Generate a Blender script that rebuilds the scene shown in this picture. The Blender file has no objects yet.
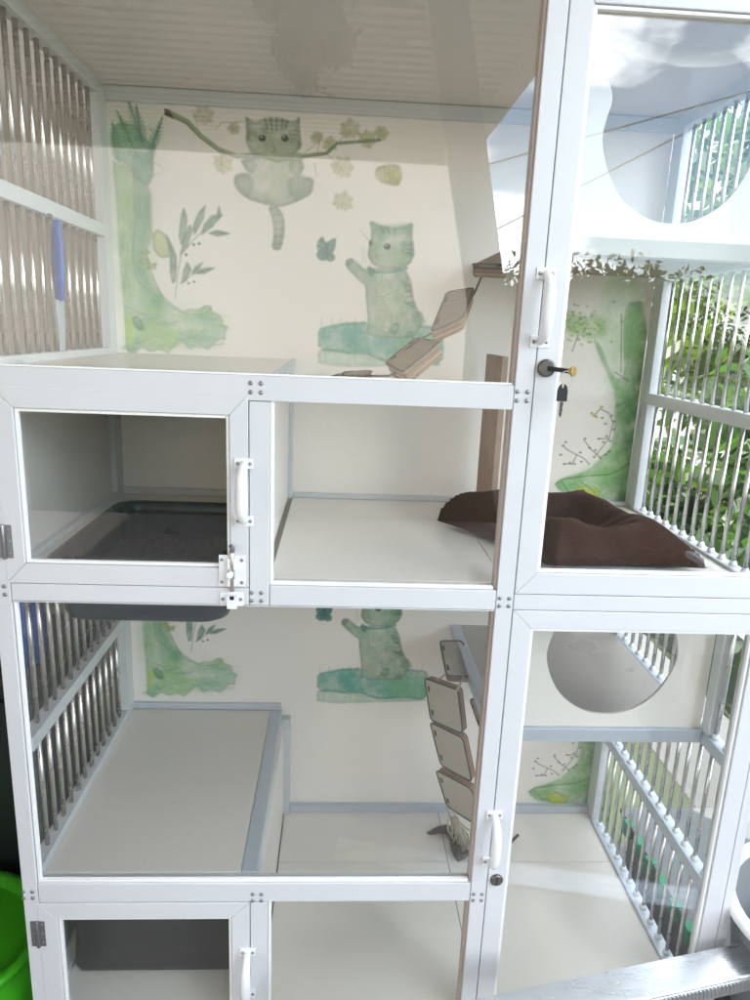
import bpy, bmesh, math, random
import numpy as np
from mathutils import Vector, Matrix
random.seed(7); rng = np.random.default_rng(11)
S = bpy.context.scene; COL = S.collection; PI = math.pi; rad = math.radians

# ------------------------------------------------------------------ camera
M = Matrix(((0.99806475, 0.05552071, -0.02800354), (-0.0471977, 0.96958302, 0.24016899), (0.04048611, -0.2383825, 0.97032709)))
CAMP = Vector((0, -1.0655, .5)); FPX = 697.1938
cd = bpy.data.cameras.new('camera'); cam = bpy.data.objects.new('camera', cd); COL.objects.link(cam)
r_, f_, u_ = M.col[0], M.col[1], M.col[2]
cam.matrix_world = Matrix(((r_.x, u_.x, -f_.x, CAMP.x), (r_.y, u_.y, -f_.y, CAMP.y), (r_.z, u_.z, -f_.z, CAMP.z), (0, 0, 0, 1)))
cd.sensor_fit = 'HORIZONTAL'; cd.sensor_width = 36; cd.lens = FPX / 750 * 36
cd.clip_start = .02; cd.clip_end = 500
S.camera = cam

# ------------------------------------------------------------------ sky, sun, exposure
SUN_EL, SUN_AZ = 50.0, -40.0            # azimuth measured from +y towards +x
w = bpy.data.worlds.new('World'); S.world = w; w.use_nodes = True
nt = w.node_tree; nt.nodes.clear()
wo = nt.nodes.new('ShaderNodeOutputWorld'); bg = nt.nodes.new('ShaderNodeBackground')
sky = nt.nodes.new('ShaderNodeTexSky'); sky.sky_type = 'NISHITA'; sky.sun_disc = False
sky.sun_elevation = rad(SUN_EL); sky.sun_rotation = rad(SUN_AZ)
tcw = nt.nodes.new('ShaderNodeTexCoord'); nz = nt.nodes.new('ShaderNodeTexNoise')
nz.inputs['Scale'].default_value = 3.6; nz.inputs['Detail'].default_value = 7; nz.inputs['Roughness'].default_value = .55
mpw = nt.nodes.new('ShaderNodeMapping'); mpw.inputs['Scale'].default_value = (1, 1, 2.2)
rmp = nt.nodes.new('ShaderNodeValToRGB'); rmp.color_ramp.elements[0].position = .48; rmp.color_ramp.elements[1].position = .60
mxw = nt.nodes.new('ShaderNodeMix'); mxw.data_type = 'RGBA'; mxw.inputs[7].default_value = (19, 19.8, 21, 1)
nt.links.new(tcw.outputs['Generated'], mpw.inputs['Vector']); nt.links.new(mpw.outputs[0], nz.inputs['Vector'])
nt.links.new(nz.outputs['Fac'], rmp.inputs['Fac']); nt.links.new(rmp.outputs['Color'], mxw.inputs[0])
nt.links.new(sky.outputs[0], mxw.inputs[6]); nt.links.new(mxw.outputs[2], bg.inputs['Color'])
bg.inputs['Strength'].default_value = .12; nt.links.new(bg.outputs[0], wo.inputs[0])
sd = bpy.data.lights.new('sun', 'SUN'); sd.energy = 2.0; sd.angle = rad(.5); sd.color = (1, .95, .87)
so = bpy.data.objects.new('sun', sd); COL.objects.link(so)
el, az = rad(SUN_EL), rad(SUN_AZ)
sv = Vector((math.sin(az) * math.cos(el), math.cos(az) * math.cos(el), math.sin(el)))
so.rotation_euler = sv.to_track_quat('Z', 'Y').to_euler()
S.view_settings.view_transform = 'Standard'; S.view_settings.look = 'None'
S.view_settings.gamma = 1; S.view_settings.use_curve_mapping = False
S.view_settings.exposure = 2.5
S.render.resolution_x = 768; S.render.resolution_y = 1024
S.cycles.max_bounces = 10; S.cycles.diffuse_bounces = 5; S.cycles.transparent_max_bounces = 16; S.cycles.glossy_bounces = 5

# ------------------------------------------------------------------ materials
def lin(c):
    return tuple(((v / 255) / 12.92 if v <= 10 else ((v / 255 + .055) / 1.055) ** 2.4) for v in c)
def pbr(name, col, rough=.5, metal=0, bump=0, bscale=60, var=0, vscale=8, spec=.5, stretch=None, dirt=None, transl=0):
    m = bpy.data.materials.new(name); m.use_nodes = True; t = m.node_tree; b = t.nodes['Principled BSDF']
    b.inputs['Base Color'].default_value = (*col, 1); b.inputs['Roughness'].default_value = rough
    b.inputs['Metallic'].default_value = metal; b.inputs['Specular IOR Level'].default_value = spec
    tc = t.nodes.new('ShaderNodeTexCoord'); mp = t.nodes.new('ShaderNodeMapping')
    if stretch: mp.inputs['Scale'].default_value = stretch
    t.links.new(tc.outputs['Object'], mp.inputs[0])
    if var:
        n = t.nodes.new('ShaderNodeTexNoise'); n.inputs['Scale'].default_value = vscale; n.inputs['Detail'].default_value = 5
        t.links.new(mp.outputs[0], n.inputs['Vector'])
        x = t.nodes.new('ShaderNodeMix'); x.data_type = 'RGBA'
        x.inputs[6].default_value = (*[c * (1 - var) for c in col], 1); x.inputs[7].default_value = (*[min(1, c * (1 + var)) for c in col], 1)
        t.links.new(n.outputs['Fac'], x.inputs[0]); last = x.outputs[2]
        r = t.nodes.new('ShaderNodeMapRange'); r.inputs[3].default_value = max(.02, rough - .1); r.inputs[4].default_value = min(1, rough + .12)
        t.links.new(n.outputs['Fac'], r.inputs[0]); t.links.new(r.outputs[0], b.inputs['Roughness'])
        if dirt:
            n2 = t.nodes.new('ShaderNodeTexNoise'); n2.inputs['Scale'].default_value = dirt[1]; n2.inputs['Detail'].default_value = 8; n2.inputs['Roughness'].default_value = .7
            t.links.new(mp.outputs[0], n2.inputs['Vector'])
            rr = t.nodes.new('ShaderNodeValToRGB'); rr.color_ramp.elements[0].position = dirt[2]; rr.color_ramp.elements[1].position = dirt[2] + .12
            rr.color_ramp.elements[1].color = (dirt[3],) * 3 + (1,)
            x2 = t.nodes.new('ShaderNodeMix'); x2.data_type = 'RGBA'; x2.inputs[7].default_value = (*dirt[0], 1)
            t.links.new(n2.outputs['Fac'], rr.inputs[0]); t.links.new(rr.outputs[0], x2.inputs[0]); t.links.new(last, x2.inputs[6]); last = x2.outputs[2]
        t.links.new(last, b.inputs['Base Color'])
    if bump:
        n = t.nodes.new('ShaderNodeTexNoise'); n.inputs['Scale'].default_value = bscale; n.inputs['Detail'].default_value = 4
        t.links.new(mp.outputs[0], n.inputs['Vector'])
        bp = t.nodes.new('ShaderNodeBump'); bp.inputs['Strength'].default_value = bump; bp.inputs['Distance'].default_value = .002
        t.links.new(n.outputs['Fac'], bp.inputs['Height']); t.links.new(bp.outputs[0], b.inputs['Normal'])
    if transl:
        tr = t.nodes.new('ShaderNodeBsdfTranslucent'); mm = t.nodes.new('ShaderNodeMixShader'); mm.inputs[0].default_value = transl
        tr.inputs[0].default_value = (min(1, col[0] * 2.2), min(1, col[1] * 2.4), col[2] * 1.2, 1)
        o = t.nodes['Material Output']; t.links.new(b.outputs[0], mm.inputs[1]); t.links.new(tr.outputs[0], mm.inputs[2]); t.links.new(mm.outputs[0], o.inputs[0])
    return m
def glass_mat(name, tint=(.96, .975, .965), ior=1.58, smudge=.0):
    m = bpy.data.materials.new(name); m.use_nodes = True; t = m.node_tree; t.nodes.clear()
    o = t.nodes.new('ShaderNodeOutputMaterial'); tr = t.nodes.new('ShaderNodeBsdfTransparent'); tr.inputs[0].default_value = (*tint, 1)
    g = t.nodes.new('ShaderNodeBsdfGlossy'); g.inputs['Roughness'].default_value = 0; g.inputs['Color'].default_value = (1, 1, 1, 1)
    f = t.nodes.new('ShaderNodeFresnel'); gm = t.nodes.new('ShaderNodeNewGeometry'); mr = t.nodes.new('ShaderNodeMapRange')      # same reflectance on both faces of the sheet
    mr.inputs[3].default_value = ior; mr.inputs[4].default_value = 1 / ior; t.links.new(gm.outputs['Backfacing'], mr.inputs[0]); t.links.new(mr.outputs[0], f.inputs['IOR'])
    x = t.nodes.new('ShaderNodeMixShader')
    t.links.new(f.outputs[0], x.inputs[0]); t.links.new(tr.outputs[0], x.inputs[1]); t.links.new(g.outputs[0], x.inputs[2])
    last = x.outputs[0]
    if smudge:                                   # dust film and wiping marks on the sheet
        tc = t.nodes.new('ShaderNodeTexCoord'); n = t.nodes.new('ShaderNodeTexNoise'); n.inputs['Scale'].default_value = 5; n.inputs['Detail'].default_value = 9; n.inputs['Roughness'].default_value = .65; n.inputs['Distortion'].default_value = .8
        r = t.nodes.new('ShaderNodeMapRange'); r.inputs[1].default_value = .45; r.inputs[2].default_value = .8; r.inputs[3].default_value = .004; r.inputs[4].default_value = smudge
        d = t.nodes.new('ShaderNodeBsdfDiffuse'); d.inputs[0].default_value = (.8, .8, .78, 1); y = t.nodes.new('ShaderNodeMixShader')
        t.links.new(tc.outputs['Object'], n.inputs['Vector']); t.links.new(n.outputs['Fac'], r.inputs[0]); t.links.new(r.outputs[0], y.inputs[0])
        t.links.new(last, y.inputs[1]); t.links.new(d.outputs[0], y.inputs[2]); last = y.outputs[0]
    t.links.new(last, o.inputs[0]); return m
WHITE = pbr('white_powder_coat', (.63, .635, .64), .33, bump=.05, bscale=180, var=.035, vscale=9, dirt=((.45, .42, .38), 34, .70, .35))
WHITE2 = pbr('white_handle_paint', (.80, .80, .80), .22, bump=.02)
PANEL = pbr('white_panel_board', (.90, .825, .76), .35, var=.03, vscale=3, dirt=((.55, .48, .42), 11, .66, .25))
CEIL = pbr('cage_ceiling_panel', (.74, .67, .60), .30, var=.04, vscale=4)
FLOORT = pbr('cream_tile', (.85, .79, .72), .16, var=.035, vscale=5, spec=.55, dirt=((.42, .36, .29), 26, .66, .4))
SHELF = pbr('beige_shelf_board', (.78, .71, .64), .32, var=.045, vscale=6, dirt=((.36, .32, .28), 30, .64, .5))
GREYAL = pbr('grey_aluminium_trim', (.56, .60, .66), .35, metal=.25, bump=.05, bscale=120, var=.03)
GROUT = pbr('grout', (.22, .19, .16), .8)
STEEL = pbr('brushed_steel', (.62, .59, .56), .27, metal=.95, var=.06, vscale=14)
SCREW = pbr('screw_steel', (.30, .30, .31), .35, metal=.8)
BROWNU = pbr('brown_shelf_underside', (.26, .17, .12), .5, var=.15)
BLACKP = pbr('dark_grey_plastic', (.010, .016, .026), .28, bump=.08, bscale=200, var=.2, vscale=6)
GREYP = pbr('grey_tray_plastic', (.05, .055, .06), .4, bump=.08, bscale=200, var=.12)
LITTER = pbr('dusty_black_litter', (.03, .028, .026), .8, bump=.8, bscale=160, var=.4, vscale=90)
BLUEP = pbr('blue_plastic', (.0, .085, .42), .35)
CLEARP = pbr('grey_translucent_blade', (.42, .45, .47), .25)
PLY = pbr('plywood_edge', (.26, .12, .05), .55, var=.3, vscale=60, stretch=(1, 1, 14))
CARPET = pbr('grey_beige_carpet_felt', (.46, .40, .33), .9, bump=.5, bscale=300, var=.08, vscale=40)
CARPET2 = pbr('brown_grained_board', (.33, .24, .165), .75, bump=.5, bscale=120, var=.3, vscale=40, stretch=(1, 1, 5))
PLYPALE = pbr('pale_laminate_strip', (.46, .36, .26), .45)
DKBROWN = pbr('dark_brown_trim', (.085, .055, .035), .65, bump=.3, bscale=200, var=.25, vscale=30)
CUSH = pbr('chocolate_plush', (.052, .021, .015), .95, bump=.9, bscale=240, var=.3, vscale=18, spec=.15)
b_ = CUSH.node_tree.nodes['Principled BSDF']; b_.inputs['Sheen Weight'].default_value = .15; b_.inputs['Sheen Roughness'].default_value = .5; b_.inputs['Sheen Tint'].default_value = (.6, .35, .28, 1)
ROPE = pbr('cream_cord', (.5, .43, .33), .9, bump=.6, bscale=400)
BRASS = pbr('brass', (.45, .33, .12), .3, metal=1)
DKMETAL = pbr('dark_lock_metal', (.16, .15, .13), .32, metal=1)
BLACKR = pbr('black_rubber', (.012, .012, .012), .5)
GREENP = pbr('lime_green_plastic', (.055, .43, .01), .35, var=.08)
GREENC = pbr('green_clip_plastic', (.0, .30, .12), .35)
ALU = pbr('worn_aluminium_sheet', (.62, .63, .64), .28, metal=.9, bump=.15, bscale=90, var=.12, vscale=12, stretch=(1, 6, 6))
GLASS = glass_mat('clear_acrylic', smudge=.016)

# ------------------------------------------------------------------ mesh helpers
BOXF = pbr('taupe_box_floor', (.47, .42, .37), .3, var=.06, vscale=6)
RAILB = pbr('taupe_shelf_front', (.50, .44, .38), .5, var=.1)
class MB:
    def __init__(s): s.bm = bmesh.new(); s.mats = []
    def mi(s, m):
        if m is None: return 0
        if m not in s.mats: s.mats.append(m)
        return s.mats.index(m)
    def _f(s, faces, m):
        i = s.mi(m)
        for f in faces: f.material_index = i
    def box(s, x0, x1, y0, y1, z0, z1, m=None, mat=None):
        vs = [s.bm.verts.new((x, y, z)) for z in (z0, z1) for y in (y0, y1) for x in (x0, x1)]
        q = [(0, 2, 3, 1), (4, 5, 7, 6), (0, 1, 5, 4), (2, 6, 7, 3), (0, 4, 6, 2), (1, 3, 7, 5)]
        s._f([s.bm.faces.new([vs[i] for i in f]) for f in q], m)
        if mat is not None:
            for v in vs: v.co = mat @ v.co
        return s
    def hexa(s, pts, m=None):                    # 8 points: bottom loop of 4, then top loop of 4
        vs = [s.bm.verts.new(p) for p in pts]
        q = [(3, 2, 1, 0), (4, 5, 6, 7), (0, 1, 5, 4), (1, 2, 6, 5), (2, 3, 7, 6), (3, 0, 4, 7)]
        s._f([s.bm.faces.new([vs[i] for i in f]) for f in q], m); return s
    def tube(s, pts, rs, n=12, m=None, smooth=True, flat=1.0):
        pts = [Vector(p) for p in pts]
        if not hasattr(rs, '__len__'): rs = [rs] * len(pts)
        rings = []; up = None
        for i, p in enumerate(pts):
            t = (pts[min(i + 1, len(pts) - 1)] - pts[max(i - 1, 0)]).normalized()
            if up is None: up = t.orthogonal().normalized()
            up = (up - t * up.dot(t)).normalized(); b = t.cross(up)
            rings.append([s.bm.verts.new(p + (up * math.cos(a) * flat + b * math.sin(a)) * rs[i]) for a in [2 * PI * k / n for k in range(n)]])
        fs = []
        for a, b in zip(rings, rings[1:]):
            for k in range(n): fs.append(s.bm.faces.new((a[k], a[(k + 1) % n], b[(k + 1) % n], b[k])))
        for f in fs: f.smooth = smooth
        fs.append(s.bm.faces.new(rings[0][::-1])); fs.append(s.bm.faces.new(rings[-1])); s._f(fs, m); return s
    def prism(s, pts, vec, m=None):              # closed outline (3-D points) pushed along vec
        vec = Vector(vec); a = [s.bm.verts.new(p) for p in pts]; b = [s.bm.verts.new(Vector(p) + vec) for p in pts]
        n = len(a); fs = [s.bm.faces.new(a[::-1]), s.bm.faces.new(b)]
        for k in range(n): fs.append(s.bm.faces.new((a[k], a[(k + 1) % n], b[(k + 1) % n], b[k])))
        s._f(fs, m); return s
    def dome(s, c, r, h, ax, n=12, m=None):      # little rivet head
        c = Vector(c); ax = Vector(ax).normalized(); u = ax.orthogonal().normalized(); v = ax.cross(u); rings = []
        for rr, hh in ((r, 0), (r * .9, h * .6), (r * .5, h)):
            rings.append([s.bm.verts.new(c + ax * hh + (u * math.cos(a) + v * math.sin(a)) * rr) for a in [2 * PI * k / n for k in range(n)]])
        fs = []
        for a, b in zip(rings, rings[1:]):
            for k in range(n): fs.append(s.bm.faces.new((a[k], a[(k + 1) % n], b[(k + 1) % n], b[k])))
        fs.append(s.bm.faces.new(rings[-1])); 
        for f in fs: f.smooth = True
        s._f(fs, m); return s
    def build(s, name, mat, parent=None, bevel=0, **tags):
        bmesh.ops.recalc_face_normals(s.bm, faces=s.bm.faces)
        me = bpy.data.meshes.new(name); s.bm.to_mesh(me); s.bm.free()
        for m in (s.mats if s.mats else [mat]): me.materials.append(m)
        o = bpy.data.objects.new(name, me); COL.objects.link(o)
        if parent is not None: o.parent = parent
        if bevel:
            b = o.modifiers.new('bevel', 'BEVEL'); b.width = bevel; b.segments = 2; b.limit_method = 'ANGLE'; b.angle_limit = rad(40); b.harden_normals = False
        for k, v in tags.items(): o[k] = v
        return o
def bx(name, mat, parent, *b, bevel=.0012, **tags): return MB().box(*b).build(name, mat, parent, bevel, **tags)
def empty(name, label, cat, group=None, loc=(0, 0, 0)):
    o = bpy.data.objects.new(name, None); COL.objects.link(o); o.empty_display_size = .1; o['label'] = label; o['category'] = cat; o.location = loc
    if group: o['group'] = group
    return o
def on_plane(u, v, y):                           # photo pixel -> point on the vertical plane at depth y (used to survey real positions)
    d = M @ Vector(((u - 375) / FPX, 1, -(v - 500) / FPX)); return CAMP + d * ((y - CAMP.y) / d.y)

XL, XR, D = -.511, .726, .60
Z0, Z1, ZS, Z2, Z3, ZU, ZT = -.79, -.482, -.236, .094, .4245, .655, .974
YF, YI = 0.0, .027                               # front and inner face of the front frame
ZB = -.90                                        # underside of the cage

# ------------------------------------------------------------------ setting
GZ = -1.0
bx('floor', pbr('patio_floor_tile', (.19, .175, .155), .5, var=.15, vscale=3), None, -4, 1.25, -14, .715, GZ - .1, GZ, bevel=0, kind='structure')
bx('bounce_terrace', pbr('pale_bounce_concrete', (.46, .44, .40), .8, bump=.3, bscale=15, var=.1, vscale=2), None, 1.2501, 4.3, -14, -2.2, GZ - .1, GZ - .002, bevel=0, kind='structure')  # pale ground added out of view to bounce sunlight into the cage
bx('ground', pbr('garden_soil_and_lawn', (.05, .065, .03), .95, bump=.8, bscale=20, var=.35, vscale=5), None, -150, 150, -150, 150, GZ - .2, GZ - .104, bevel=0, kind='structure')

# ------------------------------------------------------------------ the cage
cage = empty('cat_cage', 'large white metal framed multi level cat cage with clear panes and barred sides', 'cat cage')
fr = lambda *b, n='frame_post', **t: bx(n, WHITE, cage, *b, **t)
G = .0009
# upright posts at the front
fr(-.538, XL - G, YF, YI, ZB, 1.0)
fr(-.1355, -.104, YF, YI, .0565, Z3 - .0385); fr(-.1355, -.104, YF, YI, ZB, Z1 - .0415)
fr(.268, .2965, YF, YI, ZB, 1.0)
fr(.7535, .772, YF, YI, ZB, 1.0)
# uprights at the back
fr(-.536, XL, .552, D, ZB, 1.0); fr(XR, .751, .552, D, ZB, 1.0)
fr(-.133, -.107, .575, D - .001, Z2 + .001, Z3 - .02)
fr(-.13, -.104, .575, D - .001, Z0 + .001, Z1 - .02)
# cross rails at the front
rl = lambda *b, **t: bx('frame_rail', WHITE, cage, *b, **t)
rl(XL, .268 - G, YF, YI, Z3 - .0375, Z3)
rl(XL, -.1355 - G, YF, YI, .0565, .0855); rl(-.104 + G, .268 - G, YF, YI, .0565, .0905); rl(XL, .268 - G, YF, YI, .054, .0556)
rl(XL, .268 - G, YF + .0006, YI, Z1 - .040, Z1 - .0005)
rl(.2965 + G, .7535 - G, YF, YI, .0575, .0845)
rl(XL, .268 - G, YF, YI, ZT, 1.0); rl(.2965 + G, .7535 - G, YF, YI, .978, 1.0)
rl(XL, -.1355 - G, YF, YI, -.90, -.865); rl(-.104 + G, .268 - G, YF, YI, -.86, -.80); rl(.2965 + G, .7535 - G, YF, YI, -.90, -.865)
# depth rails left and right, back rails
for z0, z1 in ((ZT - .026, ZT), (.668, .694), (-.235, -.208), (Z1 - .012, Z1 + .018), (Z3 - .012, Z3 + .012), (.060, .1045), (-.82, -.778)):
    bx('side_rail', WHITE, cage, -.5355, XL + .001, YI + .001, .5515, z0, z1)
for z0, z1 in ((ZT - .026, ZT), (.353, .379), (.632, .658), (ZS - .026, ZS), (-.535, -.508), (.050, .100)):
    bx('side_rail', GREYAL if z0 < 0 else WHITE, cage, XR - .001, .7505, YI + .001, .5515, z0, z1)
bx('side_rail', GREYAL, cage, XR - .004, .7505, YI + .001, .5515, -.83, -.782)
bx('back_rail', WHITE, cage, XL, XR, D - .016, D - .0005, ZT - .028, ZT - .0005)
bx('back_rail', GREYAL, cage, -.103, XR, D - .016, D - .0005, Z0 + .0005, Z0 + .022)
bx('back_rail', WHITE, cage, -.106, XR, D - .012, D - .0005, Z2 + .0005, Z2 + .012)
bx('back_rail', WHITE, cage, XL, -.134, D - .012, D - .0005, Z2 + .0005, Z2 + .014)
bx('back_rail', GREYAL, cage, XL, -.130, D - .012, D - .0005, Z1 + .0005, Z1 + .016)
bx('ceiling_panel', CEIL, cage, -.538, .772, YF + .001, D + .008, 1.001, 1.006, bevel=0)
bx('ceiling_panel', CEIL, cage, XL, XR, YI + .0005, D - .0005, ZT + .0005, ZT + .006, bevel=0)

# back boards
bu = bx('back_panel', PANEL, cage, XL, XR, D, D + .006, .07, ZT + .001, bevel=0)
bl = bx('back_panel', PANEL, cage, XL, XR, D, D + .006, -.84, .069, bevel=0)

# shelves and floors
def tiles(name, xs, ys, z, mat, thick=.014, base=True):
    m = MB()
    for xa, xb in zip(xs, xs[1:]):
        for ya, yb in zip(ys, ys[1:]):
            m.box(xa + .0009, xb - .0009, ya + .0009, yb - .0009, z - .004, z, mat)
    m.box(xs[0], xs[-1], ys[0], ys[-1], z - thick, z - .0042, GROUT)
    return m.build(name, mat, cage, .0006)
tiles('floor_tiles', [-.1065, .288, XR - .001], [YI + .001, .385, D - .001], Z2, FLOORT)
tiles('floor_tiles', [-.118, .305, XR - .001], [YI + .001, .403, D - .001], Z0, FLOORT)
tiles('floor_tiles', [XL + .001, -.132], [YI + .001, .403, D - .001], Z0, FLOORT)
bx('shelf', SHELF, cage, XL + .0015, -.156, YI + .001, D - .0125, Z1 - .012, Z1)
bx('shelf_edge', GREYAL, cage, -.1555, -.1275, YI + .001, D - .001, Z1 - .024, Z1 + .0015)
bx('shelf', PANEL, cage, XL + .0015, -.110, YI + .001, D - .001, Z3 - .016, Z3 - .001)
bx('shelf_edge', GREYAL, cage, -.1095, -.103, YI + .001, D - .001, Z3 - .018, Z3)
# divider beside the litter box and under the left shelf
bx('divider_panel', PANEL, cage, -.1245, -.1165, YI + .001, .5745, Z2 + .0005, Z3 - .0185)
bx('divider_panel', PANEL, cage, -.1300, -.1200, YI + .001, .5745, Z0 + .0005, Z1 - .0245)
bx('side_panel', pbr('beige_side_panel', (.74, .69, .64), .4, var=.05), cage, -.530, -.524, YI + .001, .5515, .105, Z3 - .0125, bevel=0)
# litter shelf with an opening for the tray
m = MB()
m.box(XL + .0015, -.1365, YI + .001, .060, .082, .0935); m.box(XL + .0015, -.1365, .498, D - .0125, .082, .0935)
m.box(XL + .0015, -.492, .0605, .4975, .082, .0935); m.box(-.166, -.1365, .0605, .4975, .082, .0935)
m.build('litter_shelf', SHELF, cage)
# sheltered shelves of the right hand column
def cat_panel(zb, ztop, y0):
    half = [(0, 0), (.03, .003), (.058, .014), (.09, .038), (.112, .072), (.125, .108), (.127, .132), (.122, .155), (.117, .172), (.119, .19), (.131, .208), (.140, .226), (.139, .240), (.128, .249), (.105, .248), (.07, .238), (.035, .231), (0, .229)]
    cx = .530; hole = [(cx + a, zb + b) for a, b in half] + [(cx - a, zb + b) for a, b in half[::-1][1:-1]]
    # smooth outline
    P = np.array(hole)
    for _ in range(2): P = np.stack([.75 * P + .25 * np.roll(P, -1, 0), .25 * P + .75 * np.roll(P, -1, 0)], 1).reshape(-1, 2)
    z0 = zb - .030 + .004; outer = [(.3315, z0), (XR - .002, z0), (XR - .002, ztop), (.3315, ztop)]
    bm = bmesh.new(); es = []
    for loop in (outer, P.tolist()):
        vs = [bm.verts.new((a, y0, b)) for a, b in loop]
        es += [bm.edges.new((vs[i], vs[(i + 1) % len(vs)])) for i in range(len(vs))]
    bmesh.ops.triangle_fill(bm, edges=es, use_beauty=True)
    me = bpy.data.meshes.new('cat_head_panel'); bm.to_mesh(me); bm.free(); me.materials.append(PANEL)
    o = bpy.data.objects.new('cat_head_panel', me); COL.objects.link(o); o.parent = cage
    s = o.modifiers.new('thick', 'SOLIDIFY'); s.thickness = .006; s.offset = 0
    return o
for zs, zb, ztop, lab in ((ZS, -.206, .080, 'white panel with a cat head shaped opening, low in the right column'), (ZU, .685, ZT - .03, 'white panel with a cat head shaped opening, high in the right column')):
    p = cat_panel(zb, ztop, .1245); p['label'] = lab
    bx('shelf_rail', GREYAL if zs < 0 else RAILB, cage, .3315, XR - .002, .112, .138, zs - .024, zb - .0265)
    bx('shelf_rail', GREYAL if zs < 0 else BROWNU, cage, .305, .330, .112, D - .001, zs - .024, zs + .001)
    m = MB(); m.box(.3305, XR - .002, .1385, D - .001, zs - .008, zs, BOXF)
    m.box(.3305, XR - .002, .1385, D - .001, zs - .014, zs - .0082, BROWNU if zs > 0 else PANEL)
    m.build('shelf', SHELF, cage, .0005)
bx('frame_post', WHITE, cage, XR - .0005, .7495, .096, .1215, ZS + .0005, .0495)

# bars, each a steel tube with a white collar where it meets a rail
bars = []
def bar_mesh(z0, z1): return MB().tube([(0, 0, z0), (0, 0, z1)], .0058, 12)
def ferr():
    me = MB(); me.tube([(0, 0, 0), (0, 0, .004), (0, 0, .010)], [.0074, .0074, .0050], 14); return me
def bar_set(x, ys, segs, collars, lab):
    proto = None
    for y in ys:
        if proto is None:
            proto = MB()
            for a, b in segs: proto.tube([(0, 0, a), (0, 0, b)], .0043 if x > 0 else .0046, 12, STEEL)
            proto = proto.build('bar', STEEL, cage)
            proto.location = (x, y, 0); fs = []
            for z in collars:
                f = ferr().build('bar_collar', WHITE2, proto); f.location = (0, 0, z); fs.append(f)
        else:
            b = proto.copy(); COL.objects.link(b); b.location = (x, y, 0); b.parent = cage
            for f in fs:
                g = f.copy(); COL.objects.link(g); g.parent = b
YL = [.038 + .04 * i for i in range(13)]
YR = [.050 + .0398 * i for i in range(13)]
bar_set(-.523, YL, [(.667, ZT - .026 + .0), (Z3 + .012, .668)], [], '')
bar_set(-.523, YL, [(-.208, .060), (Z1 + .018, -.235)], [], '')
bar_set(.7385, YR, [(.100, .353), (.379, .632), (.658, ZT - .026)], [.100], '')
bar_set(.7385, YR, [(-.782, -.535), (-.508, ZS - .026), (ZS, .050)], [-.782, -.508, ZS], '')

# fixed panes
pn = lambda *b, **t: bx('glass_pane', GLASS, cage, *b, bevel=0, **t)
pn(XL + .001, .2675, .012, .0145, Z3 + .0005, ZT - .0005)
pn(-.1035, .2675, .012, .0145, .091, Z3 - .038)
pn(XL + .001, .2675, .012, .0145, Z1 + .0005, .0545)
pn(-.1035, .2675, .012, .0145, -.799, Z1 - .0405)
pn(-.514, -.5125, YI + .001, .5515, -.777, Z1 - .0125)
# white beads round the panes
BEAD = pbr('white_glazing_bead', (.86, .85, .82), .25)
BEADB = pbr('brown_glazing_gasket', (.46, .36, .31), .5)
def bead(x0, x1, z0, z1, t=.0055, y=.0035, sides='lrtb', mat=None, par=None):
    m = MB(); yb = y + .008
    if 'l' in sides: m.box(x0, x0 + t, y, yb, z0, z1)
    if 'r' in sides: m.box(x1 - t, x1, y, yb, z0, z1)
    if 't' in sides: m.box(x0 + t, x1 - t, y, yb, z1 - t, z1)
    if 'b' in sides: m.box(x0 + t, x1 - t, y, yb, z0, z0 + t)
    return m.build('glazing_bead', mat or BEAD, par or cage, .0008)
bead(-.1035, .2675, .0912, Z3 - .038, sides='lb'); bead(XL + .0005, .2675, Z1, .0545, sides='lb')
bead(-.1035, .2675, -.799, Z1 - .0405, sides='lb'); bead(XL + .0005, .2675, Z3 + .0002, ZT, t=.003, sides='b')
for a, b in ((.0912, Z3 - .038), (Z1, .0545), (-.799, Z1 - .0405), (Z3 + .0003, ZT)):
    MB().box(.2635, .2677, .006, .026, a, b).build('glazing_gasket', BEADB, cage, .0005)

# rivets at the corner joints
def rivets(pts):
    for x, z in pts: MB().dome((x, YF, z), .0036, .0022, (0, -1, 0)).build('rivet', SCREW, cage)
for jx, jz in ((-.1255, .4065), (.2805, .4085), (.2815, .0705), (-.1245, .0712), (-.1235, -.512), (.2815, -.513), (-.5285, -.5045), (-.5285, .0735)):
    rivets([(jx + a, jz + b) for a in (-.0078, .0078) for b in (-.0068, .0068)])

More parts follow.
